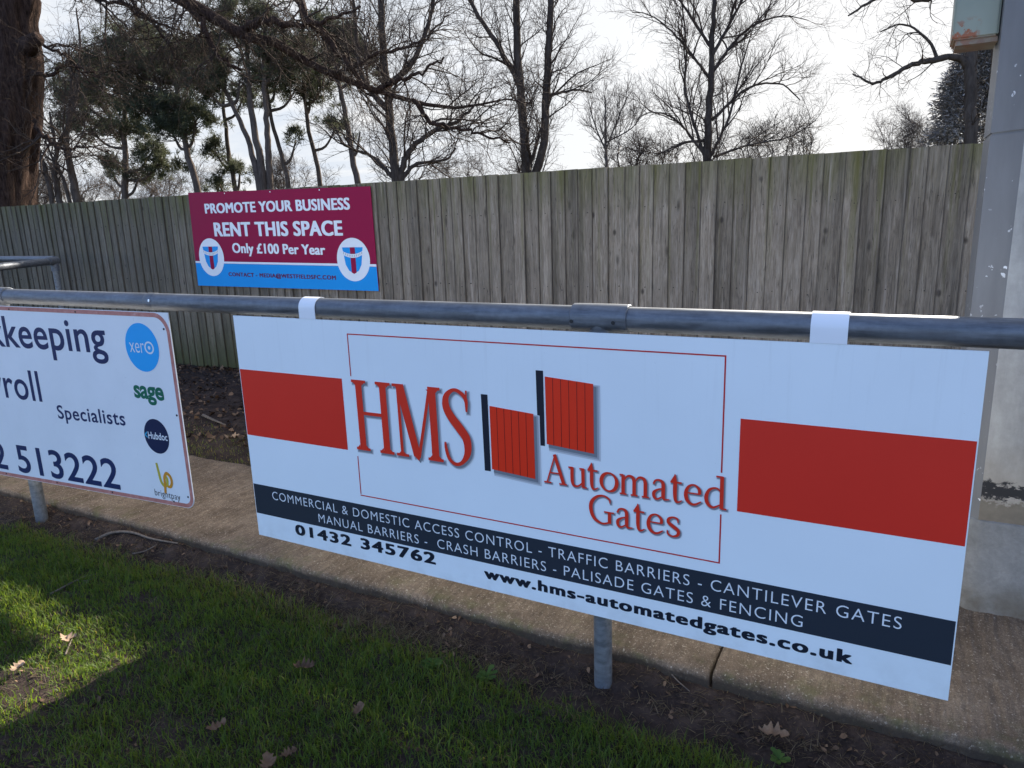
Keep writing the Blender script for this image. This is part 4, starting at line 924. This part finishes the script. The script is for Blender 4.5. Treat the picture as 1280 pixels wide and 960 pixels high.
# scots pines
def needle_mat():
    a = Mat('pine_needles'); at = a.n('ShaderNodeAttribute', attribute_name='rnd')
    c = a.ramp(at.outputs['Fac'], [(0.0, (0.042, 0.046, 0.030)), (0.55, (0.072, 0.080, 0.046)), (0.9, (0.11, 0.115, 0.058)), (1.0, (0.14, 0.11, 0.075))])
    a.color(c).set(rough=0.7, spec=0.2)
    tl = a.n('ShaderNodeBsdfTranslucent'); a.l(c, tl.inputs[0]); ms = a.n('ShaderNodeMixShader'); ms.inputs[0].default_value = 0.35
    a.l(a.b.outputs[0], ms.inputs[1]); a.l(tl.outputs[0], ms.inputs[2]); a.l(ms.outputs[0], a.out.inputs[0]); return a.m
NEED = needle_mat()
def pine(stems, pads, label, seed, d, npad=900, group='pines beyond the fence'):
    """pads: (px, py, half width px, half height px, droop)"""
    rs = np.random.RandomState(seed)
    base = stems[0][0][0]; t = thing('pine_tree', base, label, 'tree', group); tr = Skel(); s = d / FPX
    allp = []
    for P, ra, rb_ in stems:
        Q, L = resample(P, 24); Q[1:] += rs.normal(0, 0.015, Q[1:].shape); tr.add(Q, np.linspace(ra, rb_, 24), 9); allp.append(Q)
    allp = np.concatenate(allp)
    V, T, A = [], [], []; nv = 0
    for (px, py, hw, hh) in pads:
        c = dep(px, py, d); k = int(npad * hw * hh / 900.0 * (d / 24.0) ** 0.5)
        # limb from the nearest higher-up stem point, then branchlets into the pad
        j = np.argmin(np.linalg.norm(allp - (c - np.array([0, 0, 0.8])), axis=1)); st_ = allp[j]
        mid = (st_ + c) / 2 + np.array([0, 0, -0.25]); Q, L = resample([st_, mid, c], 9); tr.add(Q, np.linspace(0.065, 0.025, 9), 6)
        ntuft = max(20, int(hw * hh * 0.36))
        r2 = rs.normal(0, 0.52, (ntuft, 2)); rr_ = np.minimum((r2 ** 2).sum(1), 1.6); uz = 0.75 * (0.6 - rr_) + rs.normal(0, 0.33, ntuft)
        cen = c + r2[:, :1] * RIGHT * hw * s + r2[:, 1:2] * FWD * hw * s * 0.9 + uz[:, None] * np.array([0, 0, 1.0]) * hh * s
        cen[:, 2] += (vnoise(cen[:, 0] * 1.4, cen[:, 1] * 1.4, seed) - 0.5) * hh * s * 1.1
        # open gaps: drop tufts where a coarse 3-D noise is low
        keep = vnoise(cen[:, 0] * 2.6 + cen[:, 2] * 2.1, cen[:, 1] * 2.6 - cen[:, 2] * 2.7, seed + 5) > 0.40
        cen = cen[keep]
        for i in range(0, len(cen), 7):
            a0 = Q[rs.randint(4, 9)]; mm = (a0 + cen[i]) / 2 + rs.normal(0, 0.08, 3); tr.add(np.array([a0, mm, cen[i]]), np.array([0.018, 0.012, 0.006]), 3)
        nn = 22
        ce = np.repeat(cen, nn, 0); dr = rs.normal(0, 1, ce.shape); dr[:, 2] += 0.55; dr /= np.linalg.norm(dr, axis=1)[:, None]
        ln = rs.uniform(0.14, 0.30, (len(ce), 1)); ce = ce + rs.normal(0, 0.05, ce.shape)
        sd = np.cross(dr, rs.normal(0, 1, ce.shape)); sd /= np.linalg.norm(sd, axis=1)[:, None]; wd = 0.013 * (d / 24.0)
        vv = np.stack([ce - sd * wd, ce + sd * wd, ce + dr * ln], 1).reshape(-1, 3)
        V.append(vv); T.append(np.arange(len(vv)).reshape(-1, 3) + nv); nv += len(vv)
        tone = np.repeat(np.clip(np.repeat(rs.uniform(0.0, 0.8, len(cen)), nn) + rs.uniform(-0.15, 0.25, len(ce)), 0, 1), 3); A.append(tone)
    tr.build('trunk', PINEB, t)
    o = fast_mesh('crown', np.concatenate(V) - np.array(t.location), np.concatenate(T), np.zeros((0, 4), int), NEED, np.concatenate(A)); o.parent = t
    return t
d = 25
pine([px_stem([(249, 246), (238, 205), (230, 165), (225, 125), (215, 90)], d, 5.5, 2.5)],
     [(190, 62, 62, 20), (150, 80, 50, 22), (235, 72, 50, 22), (190, 95, 66, 22), (140, 112, 45, 20), (245, 150, 28, 18), (225, 135, 30, 16), (215, 165, 32, 14), (185, 140, 36, 18)],
     'pine with kinked pale trunk and the widest flat dark crown', 41, d)
d = 27
pine([px_stem([(157, 250), (157, 200), (155, 150), (158, 105)], d, 5, 2.5)],
     [(110, 95, 40, 18), (95, 120, 40, 16), (125, 130, 45, 16), (150, 160, 40, 16), (110, 160, 36, 16), (190, 190, 26, 10), (200, 205, 34, 12), (175, 215, 30, 12), (135, 205, 20, 14)],
     'pine with an upright trunk and low drooping green branches near the old oak', 42, d)
d = 23
pine([px_stem([(325, 242), (317, 200), (300, 150), (286, 122), (270, 90)], d, 5.5, 2), px_stem([(331, 240), (322, 180), (312, 120), (308, 50)], d, 6.5, 2.5), px_stem([(338, 240), (334, 170), (330, 100), (332, 30)], d, 4.5, 2, False)],
     [(280, 78, 45, 18), (300, 55, 45, 18), (340, 75, 40, 18), (300, 100, 50, 14), (260, 112, 34, 12), (340, 40, 40, 18), (300, 20, 50, 18)],
     'pine whose three trunks fan out from one base beside the claret board', 43, d)
d = 28
pine([px_stem([(295, 243), (287, 195), (280, 145), (278, 100)], d, 3.8, 1.8)], [(268, 188, 16, 12), (300, 212, 22, 10), (275, 232, 26, 8), (255, 100, 30, 14), (305, 120, 24, 12)],
     'slim straight pine with small hanging sprays, left of the three-trunked pine', 44, d)
d = 26
pine([px_stem([(362, 240), (352, 195), (340, 150), (334, 110), (336, 70)], d, 3.8, 1.6)], [(370, 175, 12, 14), (345, 100, 36, 14), (372, 108, 26, 12), (380, 80, 30, 14)],
     'slim leaning pine with a hanging spray, right of the three-trunked pine', 45, d)
d = 27
pine([px_stem([(402, 238), (394, 195), (384, 150), (380, 112), (378, 60)], d, 3.6, 1.8)], [(388, 115, 30, 10), (405, 100, 26, 10), (420, 160, 18, 6), (370, 60, 36, 14)],
     'slim bare-stemmed pine behind the middle of the claret board', 46, d)
d = 25
pine([px_stem([(448, 236), (441, 195), (432, 145), (424, 105), (415, 50)], d, 5, 2.2)], [(425, 55, 36, 18), (445, 75, 30, 16), (405, 80, 26, 14), (418, 157, 22, 5), (450, 165, 14, 5), (400, 40, 40, 16)],
     'bare-stemmed pine behind the right end of the claret board', 47, d)

# dark conifer at the right
def conn_mat():
    a = Mat('dull_conifer'); at = a.n('ShaderNodeAttribute', attribute_name='rnd'); a.color(a.ramp(at.outputs['Fac'], [(0.2, (0.075, 0.064, 0.052)), (0.7, (0.17, 0.145, 0.122)), (1.0, (0.34, 0.29, 0.25))])).set(rough=0.7, spec=0.3); return a.m
CONN = conn_mat()
def conifer(cx, cy_, hw, h, d, seed, label):
    rs = np.random.RandomState(seed); s = d / FPX; b = dep(cx, cy_, d); b[2] = 0.0
    top = dep(cx, cy_ - h, d)[2]; t = thing('conifer', b, label, 'tree'); tr = Skel()
    tr.add(np.array([b, b + [0, 0, top * 0.5], b + [0.0, 0, top]]), np.array([0.25, 0.15, 0.03]), 8)
    n = 2300; z = rs.uniform(0.4, 1, n) ** 0.8 * top; rad = hw * s * (1 - z / top) ** 0.8 + 0.25; th = rs.uniform(0, 2 * math.pi, n)
    r = rad * rs.uniform(0.5, 1.08, n) * (0.8 + 0.45 * vnoise(th * 2.2, z * 0.9, seed)); cen = b + np.stack([r * np.cos(th), r * np.sin(th), z], 1)
    for i in range(0, n, 12): tr.add(np.array([b + [0, 0, z[i] * 0.93], cen[i]]), np.array([0.03, 0.008]), 3)
    nn = 11; ce = np.repeat(cen, nn, 0) + rs.normal(0, 0.14, (n * nn, 3)); dr = np.repeat((cen - b) * [1, 1, 0] / np.maximum(r[:, None], 0.1), nn, 0) + rs.normal(0, 0.7, ce.shape); dr /= np.linalg.norm(dr, axis=1)[:, None]
    sd = np.cross(dr, rs.normal(0, 1, ce.shape)); sd /= np.linalg.norm(sd, axis=1)[:, None]
    vv = np.stack([ce - sd * 0.02, ce + sd * 0.02, ce + dr * rs.uniform(0.12, 0.26, (len(ce), 1))], 1).reshape(-1, 3)
    tr.build('trunk', BARK, t); o = fast_mesh('crown', vv - np.array(t.location), np.arange(len(vv)).reshape(-1, 3), np.zeros((0, 4), int), CONN, np.repeat(np.clip(np.repeat(rs.uniform(0.3, 0.9, n), nn) + rs.uniform(-0.3, 0.4, len(ce)), 0, 1), 3)); o.parent = t
conifer(1212, 190, 62, 150, 26, 61, 'dark dense conifer rising behind the two right-hand trunks')

# leafless shrubs along the far side of the fence
GS = 'leafless shrubs beyond the fence'
shr = [(150, 252, 95, 30, 32, 'low leafless brush behind the upright pine near the oak'), (60, 256, 70, 50, 30, 'leafless brush beside the oak trunk, behind the clump of thin stems'), (232, 247, 60, 45, 34, 'leafless brush behind the kinked pine at the left end of the claret board'),
       (365, 240, 60, 45, 36, 'leafless brush behind the middle of the claret board'), (600, 226, 70, 30, 38, 'thin leafless brush between the leaning tree and the forked tree'),
       (815, 208, 95, 42, 25, 'dense tangled leafless thicket at the left foot of the broad tree'), (950, 200, 75, 40, 25, 'dense tangled leafless thicket at the right foot of the broad tree'), (1125, 186, 40, 50, 34, 'leafless brush in front of the dark conifer')]
for i, (px, py, hw, h, d, lab) in enumerate(shr):
    rs = np.random.RandomState(80 + i); s = d / FPX; b = dep(px, py, d); st_ = []
    for k in range(9):
        x0_ = px + rs.uniform(-hw, hw) * 0.8; top = py - h * rs.uniform(0.45, 1.0)
        p1 = dep(x0_, py + 12, d); p2 = dep(x0_ + rs.uniform(-8, 8), (py + top) / 2, d + rs.uniform(-1, 1)); p3 = dep(x0_ + rs.uniform(-22, 22), top, d + rs.uniform(-1.5, 1.5))
        p0 = p1.copy(); p0[2] = 0.0; st_.append(([p0, p1, p2, p3], 0.03, 0.010))
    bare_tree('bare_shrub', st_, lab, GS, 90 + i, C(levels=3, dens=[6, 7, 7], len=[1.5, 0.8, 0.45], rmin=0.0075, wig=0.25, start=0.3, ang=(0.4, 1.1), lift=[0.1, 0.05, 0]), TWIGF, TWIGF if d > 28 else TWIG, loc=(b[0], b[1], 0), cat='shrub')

# ------------------------------------------------------------------ grass, litter, twigs, leaves
rs = np.random.RandomState(5)
def grass_mat(name, stops):
    a = Mat(name); at = a.n('ShaderNodeAttribute', attribute_name='rnd')
    c = a.ramp(at.outputs['Fac'], stops)
    a.color(c).set(rough=0.55, spec=0.25)
    tl = a.n('ShaderNodeBsdfTranslucent'); a.l(a.mix(1.0, c, (1.6, 1.45, 0.6), 'MULTIPLY'), tl.inputs[0]); ms = a.n('ShaderNodeMixShader'); ms.inputs[0].default_value = 0.5
    a.l(a.b.outputs[0], ms.inputs[1]); a.l(tl.outputs[0], ms.inputs[2]); a.l(ms.outputs[0], a.out.inputs[0]); return a.m
GRASS = grass_mat('lawn_grass', [(0.0, (0.052, 0.098, 0.020)), (0.5, (0.105, 0.165, 0.026)), (0.85, (0.185, 0.215, 0.036)), (0.93, (0.16, 0.145, 0.06)), (1.0, (0.23, 0.18, 0.10))])
STRAW = grass_mat('dry_straw', [(0.0, (0.06, 0.042, 0.028)), (0.6, (0.14, 0.105, 0.07)), (1.0, (0.25, 0.20, 0.135))])
def blades(x, y, z, ln, wd, lean, tone, curl=1.0):
    n = len(x); th = rs.uniform(0, 2 * math.pi, n); p = np.stack([x, y, z], 1)
    dirn = np.stack([np.cos(th), np.sin(th), np.zeros(n)], 1); ph = th + math.pi / 2 + rs.normal(0, 0.5, n); side = np.stack([np.cos(ph), np.sin(ph), np.zeros(n)], 1)
    up = np.array([0, 0, 1.0]); s_, c_ = np.sin(lean)[:, None], np.cos(lean)[:, None]
    l = ln[:, None]; m1 = p + (dirn * s_ * 0.6 + up * c_) * l * 0.5; l2 = np.minimum(lean + 0.55 * curl, 1.9); tip = m1 + (dirn * np.sin(l2)[:, None] + up * np.cos(l2)[:, None]) * l * 0.55
    w = wd[:, None]
    V = np.stack([p - side * w, p + side * w, m1 + side * w * 0.85, m1 - side * w * 0.85, tip], 1).reshape(-1, 3)
    b = np.arange(n) * 5; Q = np.stack([b, b + 1, b + 2, b + 3], 1); T = np.stack([b + 3, b + 2, b + 4], 1)
    return V, T, Q, np.repeat(tone, 5)
def lawn_density(x, y):
    edge = np.interp(x, [-3, -1.95, -1.6, -0.69, 0.34, 0.87, 1.22, 1.66, 2.1, 3], [-0.04, -0.05, -0.01, 0.0, 0.03, -0.03, -0.065, -0.075, -0.085, -0.10]) + (fbm(x * 6, y * 0 + 1.3, 4, 41) - 0.47) * 0.14
    d = np.clip((edge - y) / 0.11, 0, 1) ** 1.3
    nn = fbm(x * 2.6, y * 2.6, 4, 17); d = d * np.clip((nn - 0.24) / 0.16, 0.25, 1)
    # bare trodden patch at the lower left
    bare = np.exp(-(((x + 0.28) / 0.30) ** 2 + ((y + 0.84) / 0.09) ** 2)) * 1.1 + np.exp(-(((x - 0.20) / 0.26) ** 2 + ((y + 1.10) / 0.15) ** 2)) * 1.15 + np.exp(-(((x + 0.5) / 0.3) ** 2 + ((y + 1.1) / 0.2) ** 2))
    d = np.maximum(d, np.clip((edge - y) / 0.11, 0, 1) * np.exp(-(((x + 0.25) / 0.35) ** 2 + ((y + 0.47) / 0.22) ** 2)) * 1.1)
    return d * np.clip(1.12 - bare * (0.6 + 0.9 * fbm(x * 9, y * 9, 3, 51)), 0.05, 1)
n = 230000
x = rs.uniform(-3.4, 2.9, n); y = rs.uniform(-1.55, 0.03, n)
keep = rs.uniform(0, 1, n) < lawn_density(x, y); x, y = x[keep], y[keep]
n2_ = 70000; x2 = rs.uniform(-9, 6, n2_); y2 = rs.uniform(-5.0, 0.0, n2_); k2 = ((x2 < -3.4) | (x2 > 2.9) | (y2 < -1.55)) & (rs.uniform(0, 1, n2_) < lawn_density(x2, y2)); x, y = np.r_[x, x2[k2]], np.r_[y, y2[k2]]
n3_ = 26000; x3 = rs.uniform(-4.0, 4.0, n3_); y3 = rs.uniform(0.98, 1.75, n3_); k3 = rs.uniform(0, 1, n3_) < np.clip((1.55 - y3 + (fbm(x3 * 4, y3 * 4, 3, 61) - 0.5) * 0.9) * 1.4, 0, 0.85); x, y = np.r_[x, x3[k3]], np.r_[y, y3[k3]]
n = len(x); pt = fbm(x * 2.2, y * 2.2, 3, 23); cl = vnoise(x * 14, y * 14, 3)
ln = rs.uniform(0.016, 0.050, n) * (0.65 + 0.7 * pt + 0.35 * cl); ln[y > 0.9] *= 0.7
edge_and_lit = np.clip((y + 0.22) / 0.2, 0, 1); edge_and_lit[y > 0.5] = 1.35  # edge grass is yellower; behind the path a sunlit tone put into the colour
tone = np.clip(rs.normal(0.42, 0.17, n) + (pt - 0.45) * 0.22 + edge_and_lit * 0.22 + (cl - 0.5) * 0.2, 0, 1)
dead = rs.uniform(0, 1, n) < (0.05 + 0.22 * edge_and_lit); tone[dead] = rs.uniform(0.9, 1.0, dead.sum())
V, T, Q, A = blades(x, y, soil_h(x, y) - 0.004, ln, rs.uniform(0.0006, 0.0021, n), np.abs(rs.normal(0.42, 0.34, n)), tone)
g = fast_mesh('lawn', V, T, Q, GRASS, A); tag(g, 'short patchy green grass in front of the barrier and behind the path', 'grass', kind='stuff')
# dry stems and clippings on the bare soil
n = 9000; x = rs.uniform(-3.4, 3.0, n); y = rs.normal(0.02, 0.07, n)
xe = rs.uniform(-0.8, 0.5, 3000); ye = rs.uniform(-1.4, -0.6, 3000); x = np.r_[x, xe, rs.normal(0.65, 0.28, 2600)]; y = np.r_[y, ye, rs.normal(-0.03, 0.05, 2600)]
xf = rs.uniform(-5, 3.0, 5000); yf_ = rs.uniform(1.0, 3.1, 5000); x = np.r_[x, xf]; y = np.r_[y, yf_]
k = (y < 0.125) | (y > 0.98); x, y = x[k], y[k]; n = len(x)
V, T, Q, A = blades(x, y, soil_h(x, y) + 0.002, rs.uniform(0.015, 0.07, n), rs.uniform(0.0006, 0.0014, n), rs.uniform(1.1, 1.7, n), rs.uniform(0, 1, n), 0.15)
g = fast_mesh('straw', V, T, Q, STRAW, A); tag(g, 'dry grass stems and clippings strewn on the bare soil', 'straw', kind='stuff')
# leaf litter
def leaf_mat(name, stops):
    a = Mat(name); at = a.n('ShaderNodeAttribute', attribute_name='rnd'); c = a.ramp(at.outputs['Fac'], stops)
    c = a.mix(0.5, c, a.ramp(a.noise(a.coord(), 150, 4), [(0.3, 0.5), (0.7, 1.1)]), 'MULTIPLY'); a.color(c).set(rough=0.8, spec=0.15); return a.m
LITTER = leaf_mat('dead_leaf', [(0.0, (0.045, 0.028, 0.020)), (0.5, (0.13, 0.078, 0.048)), (0.85, (0.23, 0.148, 0.092)), (1.0, (0.34, 0.235, 0.155))])
def litter(x, y, z, size):
    n = len(x); th = rs.uniform(0, 2 * math.pi, n); tx = rs.normal(0, 0.45, n); ty = rs.normal(0, 0.45, n)
    u = np.stack([np.cos(th), np.sin(th), tx], 1) * size[:, None]; v_ = np.stack([-np.sin(th), np.cos(th), ty], 1) * size[:, None] * rs.uniform(0.4, 0.8, (n, 1))
    p = np.stack([x, y, z], 1); cz = np.array([0, 0, 1.0]) * (size * rs.uniform(0.1, 0.6, n))[:, None]
    V = np.stack([p - u, p - u * 0.3 - v_ * 0.9 + cz, p + u * 0.4 - v_ * 0.7 + cz * 0.6, p + u, p + u * 0.45 + v_ * 0.8 + cz, p - u * 0.35 + v_ * 0.85 + cz * 0.4], 1).reshape(-1, 3)
    b = np.arange(n) * 6; Q = np.concatenate([np.stack([b, b + 1, b + 2, b + 5], 1), np.stack([b + 5, b + 2, b + 3, b + 4], 1)]); return V, Q
n = 7500; x = rs.uniform(-7, 3.2, n); y = np.where(rs.uniform(0, 1, n) < 0.25, 3.12 - np.abs(rs.normal(0, 0.10, n)), rs.uniform(1.25, 3.1, n))
x = np.r_[x, rs.uniform(-3, 3, 700)]; y = np.r_[y, rs.normal(0.02, 0.06, 700)]; x = np.r_[x, rs.uniform(-0.9, 0.4, 250)]; y = np.r_[y, rs.uniform(-1.3, -0.7, 250)]
x = np.r_[x, rs.uniform(2.2, 3.2, 400)]; y = np.r_[y, rs.uniform(0.95, 1.3, 400)]
k = (y < 0.12) | (y > 1.02); x, y = x[k], y[k]; n = len(x)
V, Q = litter(x, y, soil_h(x, y) + 0.004, np.where(y > 0.5, rs.uniform(0.008, 0.028, n), rs.uniform(0.004, 0.012, n)))
g = fast_mesh('leaf_litter', V, np.zeros((0, 3), int), Q, LITTER, np.repeat(rs.beta(1.6, 2.4, n), 6)); tag(g, 'brown leaf litter and crumbs on the soil along the fence foot and barrier', 'leaf litter', kind='stuff')

# single oak leaves
def oak_leaf(px, py, size, rot, tone, label, seed):
    q = np.random.RandomState(seed); c = atz(px, py, 0.015); x0_, y0_ = c[0], c[1]; z0_ = float(soil_h(np.array([x0_]), np.array([y0_]))[0]) + 0.028
    half = [(0.0, 0.03), (0.12, 0.10), (0.2, 0.24), (0.28, 0.16), (0.42, 0.36), (0.5, 0.2), (0.64, 0.34), (0.72, 0.17), (0.85, 0.22), (0.95, 0.12), (1.0, 0.0)]
    V = []; ca, sa = math.cos(rot), math.sin(rot)
    mid = [(h[0], 0.0) for h in half]; up_ = [(h[0], h[1]) for h in half]; lo_ = [(h[0], -h[1]) for h in half]
    cu = q.uniform(0.3, 1.1); cv = q.uniform(1.0, 2.6)
    for row in (up_, mid, lo_):
        for (u, w) in row:
            zz = cu * (u - 0.5) ** 2 + cv * w * w + q.normal(0, 0.05)
            V.append((x0_ + size * (ca * (u - 0.5) - sa * w), y0_ + size * (sa * (u - 0.5) + ca * w), z0_ + size * zz))
    k = len(half); F = [(i, i + 1, k + i + 1, k + i) for i in range(k - 1)] + [(k + i, k + i + 1, 2 * k + i + 1, 2 * k + i) for i in range(k - 1)]
    o = mesh_obj('fallen_leaf', V, F, LITTER, smooth=True); at = o.data.attributes.new('rnd', 'FLOAT', 'POINT'); at.data.foreach_set('value', [tone] * len(V))
    tag(o, label, 'leaf', 'fallen leaves on the ground')
    return o
oak_leaf(380, 832, 0.075, 0.4, 0.40, 'dull brown fallen leaf on the grass below the phone number', 1)
oak_leaf(270, 905, 0.06, 1.1, 0.55, 'curled brown fallen leaf low on the grass, nearest the bare patch', 2)
oak_leaf(448, 886, 0.055, 1.9, 0.62, 'narrow brown fallen leaf standing in the shaded grass left of the post', 3)
oak_leaf(335, 950, 0.07, 2.4, 0.6, 'crumpled fallen leaf at the very bottom edge of the lawn', 4)
oak_leaf(968, 908, 0.085, 0.2, 0.85, 'pale pinkish fallen leaf on the soil below the board near the slab joint', 5)
oak_leaf(85, 795, 0.07, 0.2, 1.0, 'bright tan fallen leaf in the sunlit patch of grass', 6)
oak_leaf(360, 935, 0.05, 1.2, 0.5, 'small brown fallen leaf just above the crumpled one at the bottom edge', 7)
oak_leaf(292, 560, 0.10, 0.5, 0.97, 'large tan fallen leaf between the two boards, on grass behind the path', 8)
oak_leaf(22, 833, 0.06, 2.0, 1.0, 'pale fallen leaf on bare soil at the lower left corner', 9)

TW = Mat('grey_twig'); TW.color(TW.ramp(TW.noise(TW.coord(), 60, 5), [(0.3, (0.06, 0.045, 0.035)), (0.7, (0.17, 0.135, 0.105))])).set(rough=0.9)
def twig(pts, r, label, side=()):
    P = [atz(x, y, 0.0) for x, y in pts]
    for q in P: q[2] = float(soil_h(np.array([q[0]]), np.array([q[1]]))[0]) + r + 0.006
    Q, L = resample(P, 22); mb = MB(); mb.tube(Q, np.linspace(r, r * 0.4, 22), 8)
    for s_ in side:
        P2 = [atz(x, y, 0.0) for x, y in s_]
        for q in P2: q[2] = float(soil_h(np.array([q[0]]), np.array([q[1]]))[0]) + r + 0.004
        mb.tube(resample(P2, 10)[0], np.linspace(r * 0.6, r * 0.25, 10), 6)
    o = mb.build('fallen_twig', TW.m, smooth=True); tag(o, label, 'twig', 'fallen twigs')
twig([(118, 669), (140, 666), (165, 668), (190, 676), (223, 683)], 0.008, 'longest grey twig lying along the soil beside the path edge, below the left board', [[(165, 688), (180, 684), (196, 681)]])
twig([(62, 738), (90, 724), (105, 716), (120, 713), (145, 703)], 0.005, 'thin crooked dark twig lying in the shaded grass at the left', [[(96, 721), (110, 722), (122, 716)]])
twig([(780, 790), (810, 815), (840, 846), (862, 862)], 0.004, 'dry stalk on the soil right of the steel post')
twig([(255, 528), (268, 534), (283, 541)], 0.012, 'pale snapped stick on the litter between the two boards')
twig([(80, 812), (86, 800), (91, 790)], 0.004, 'short twig stub beside the bright leaf in the sunlit grass')

# small broad-leaved weeds in the turf
WEED = grass_mat('weed_leaf', [(0.0, (0.06, 0.13, 0.028)), (1.0, (0.13, 0.21, 0.045))])
def weed(px, py, r, label, seed):
    q = np.random.RandomState(seed); c = atz(px, py, 0.02); z0 = float(soil_h(np.array([c[0]]), np.array([c[1]]))[0]) + 0.012; V, F = [], []
    for i in range(26):
        th = i * 2.4 + q.uniform(-0.3, 0.3); l = r * 0.8 * q.uniform(0.35, 1.0); w = l * 0.24; up = q.uniform(0.15, 0.8)
        b = len(V)
        for u, ww in ((0.1, 0.15), (0.5, 0.6), (0.75, 1.0), (0.92, 0.7), (1.0, 0.1)):
            z = z0 + l * up * u * (1.25 - 0.6 * u)
            for sg in (-1, 0, 1):
                V.append((c[0] + math.cos(th) * l * u - math.sin(th) * w * ww * sg, c[1] + math.sin(th) * l * u + math.cos(th) * w * ww * sg, z + (0.1 * w if sg else 0)))
        for a_ in range(4):
            for g_ in range(2): F.append((b + a_ * 3 + g_, b + a_ * 3 + g_ + 1, b + a_ * 3 + 4 + g_, b + a_ * 3 + 3 + g_))
    o = mesh_obj('weed', V, F, WEED, smooth=True); at = o.data.attributes.new('rnd', 'FLOAT', 'POINT'); at.data.foreach_set('value', list(np.repeat(q.uniform(0, 1, 26), 15)))
    tag(o, label, 'weed', 'small weeds in the turf')
weed(540, 822, 0.05, 'low leafy weed in the turf below the middle of the web address', 1)
weed(606, 832, 0.055, 'leafiest green weed in the turf, left of the steel post', 2)
weed(975, 932, 0.045, 'small weed at the edge of the turf beside the pale pinkish leaf', 3)
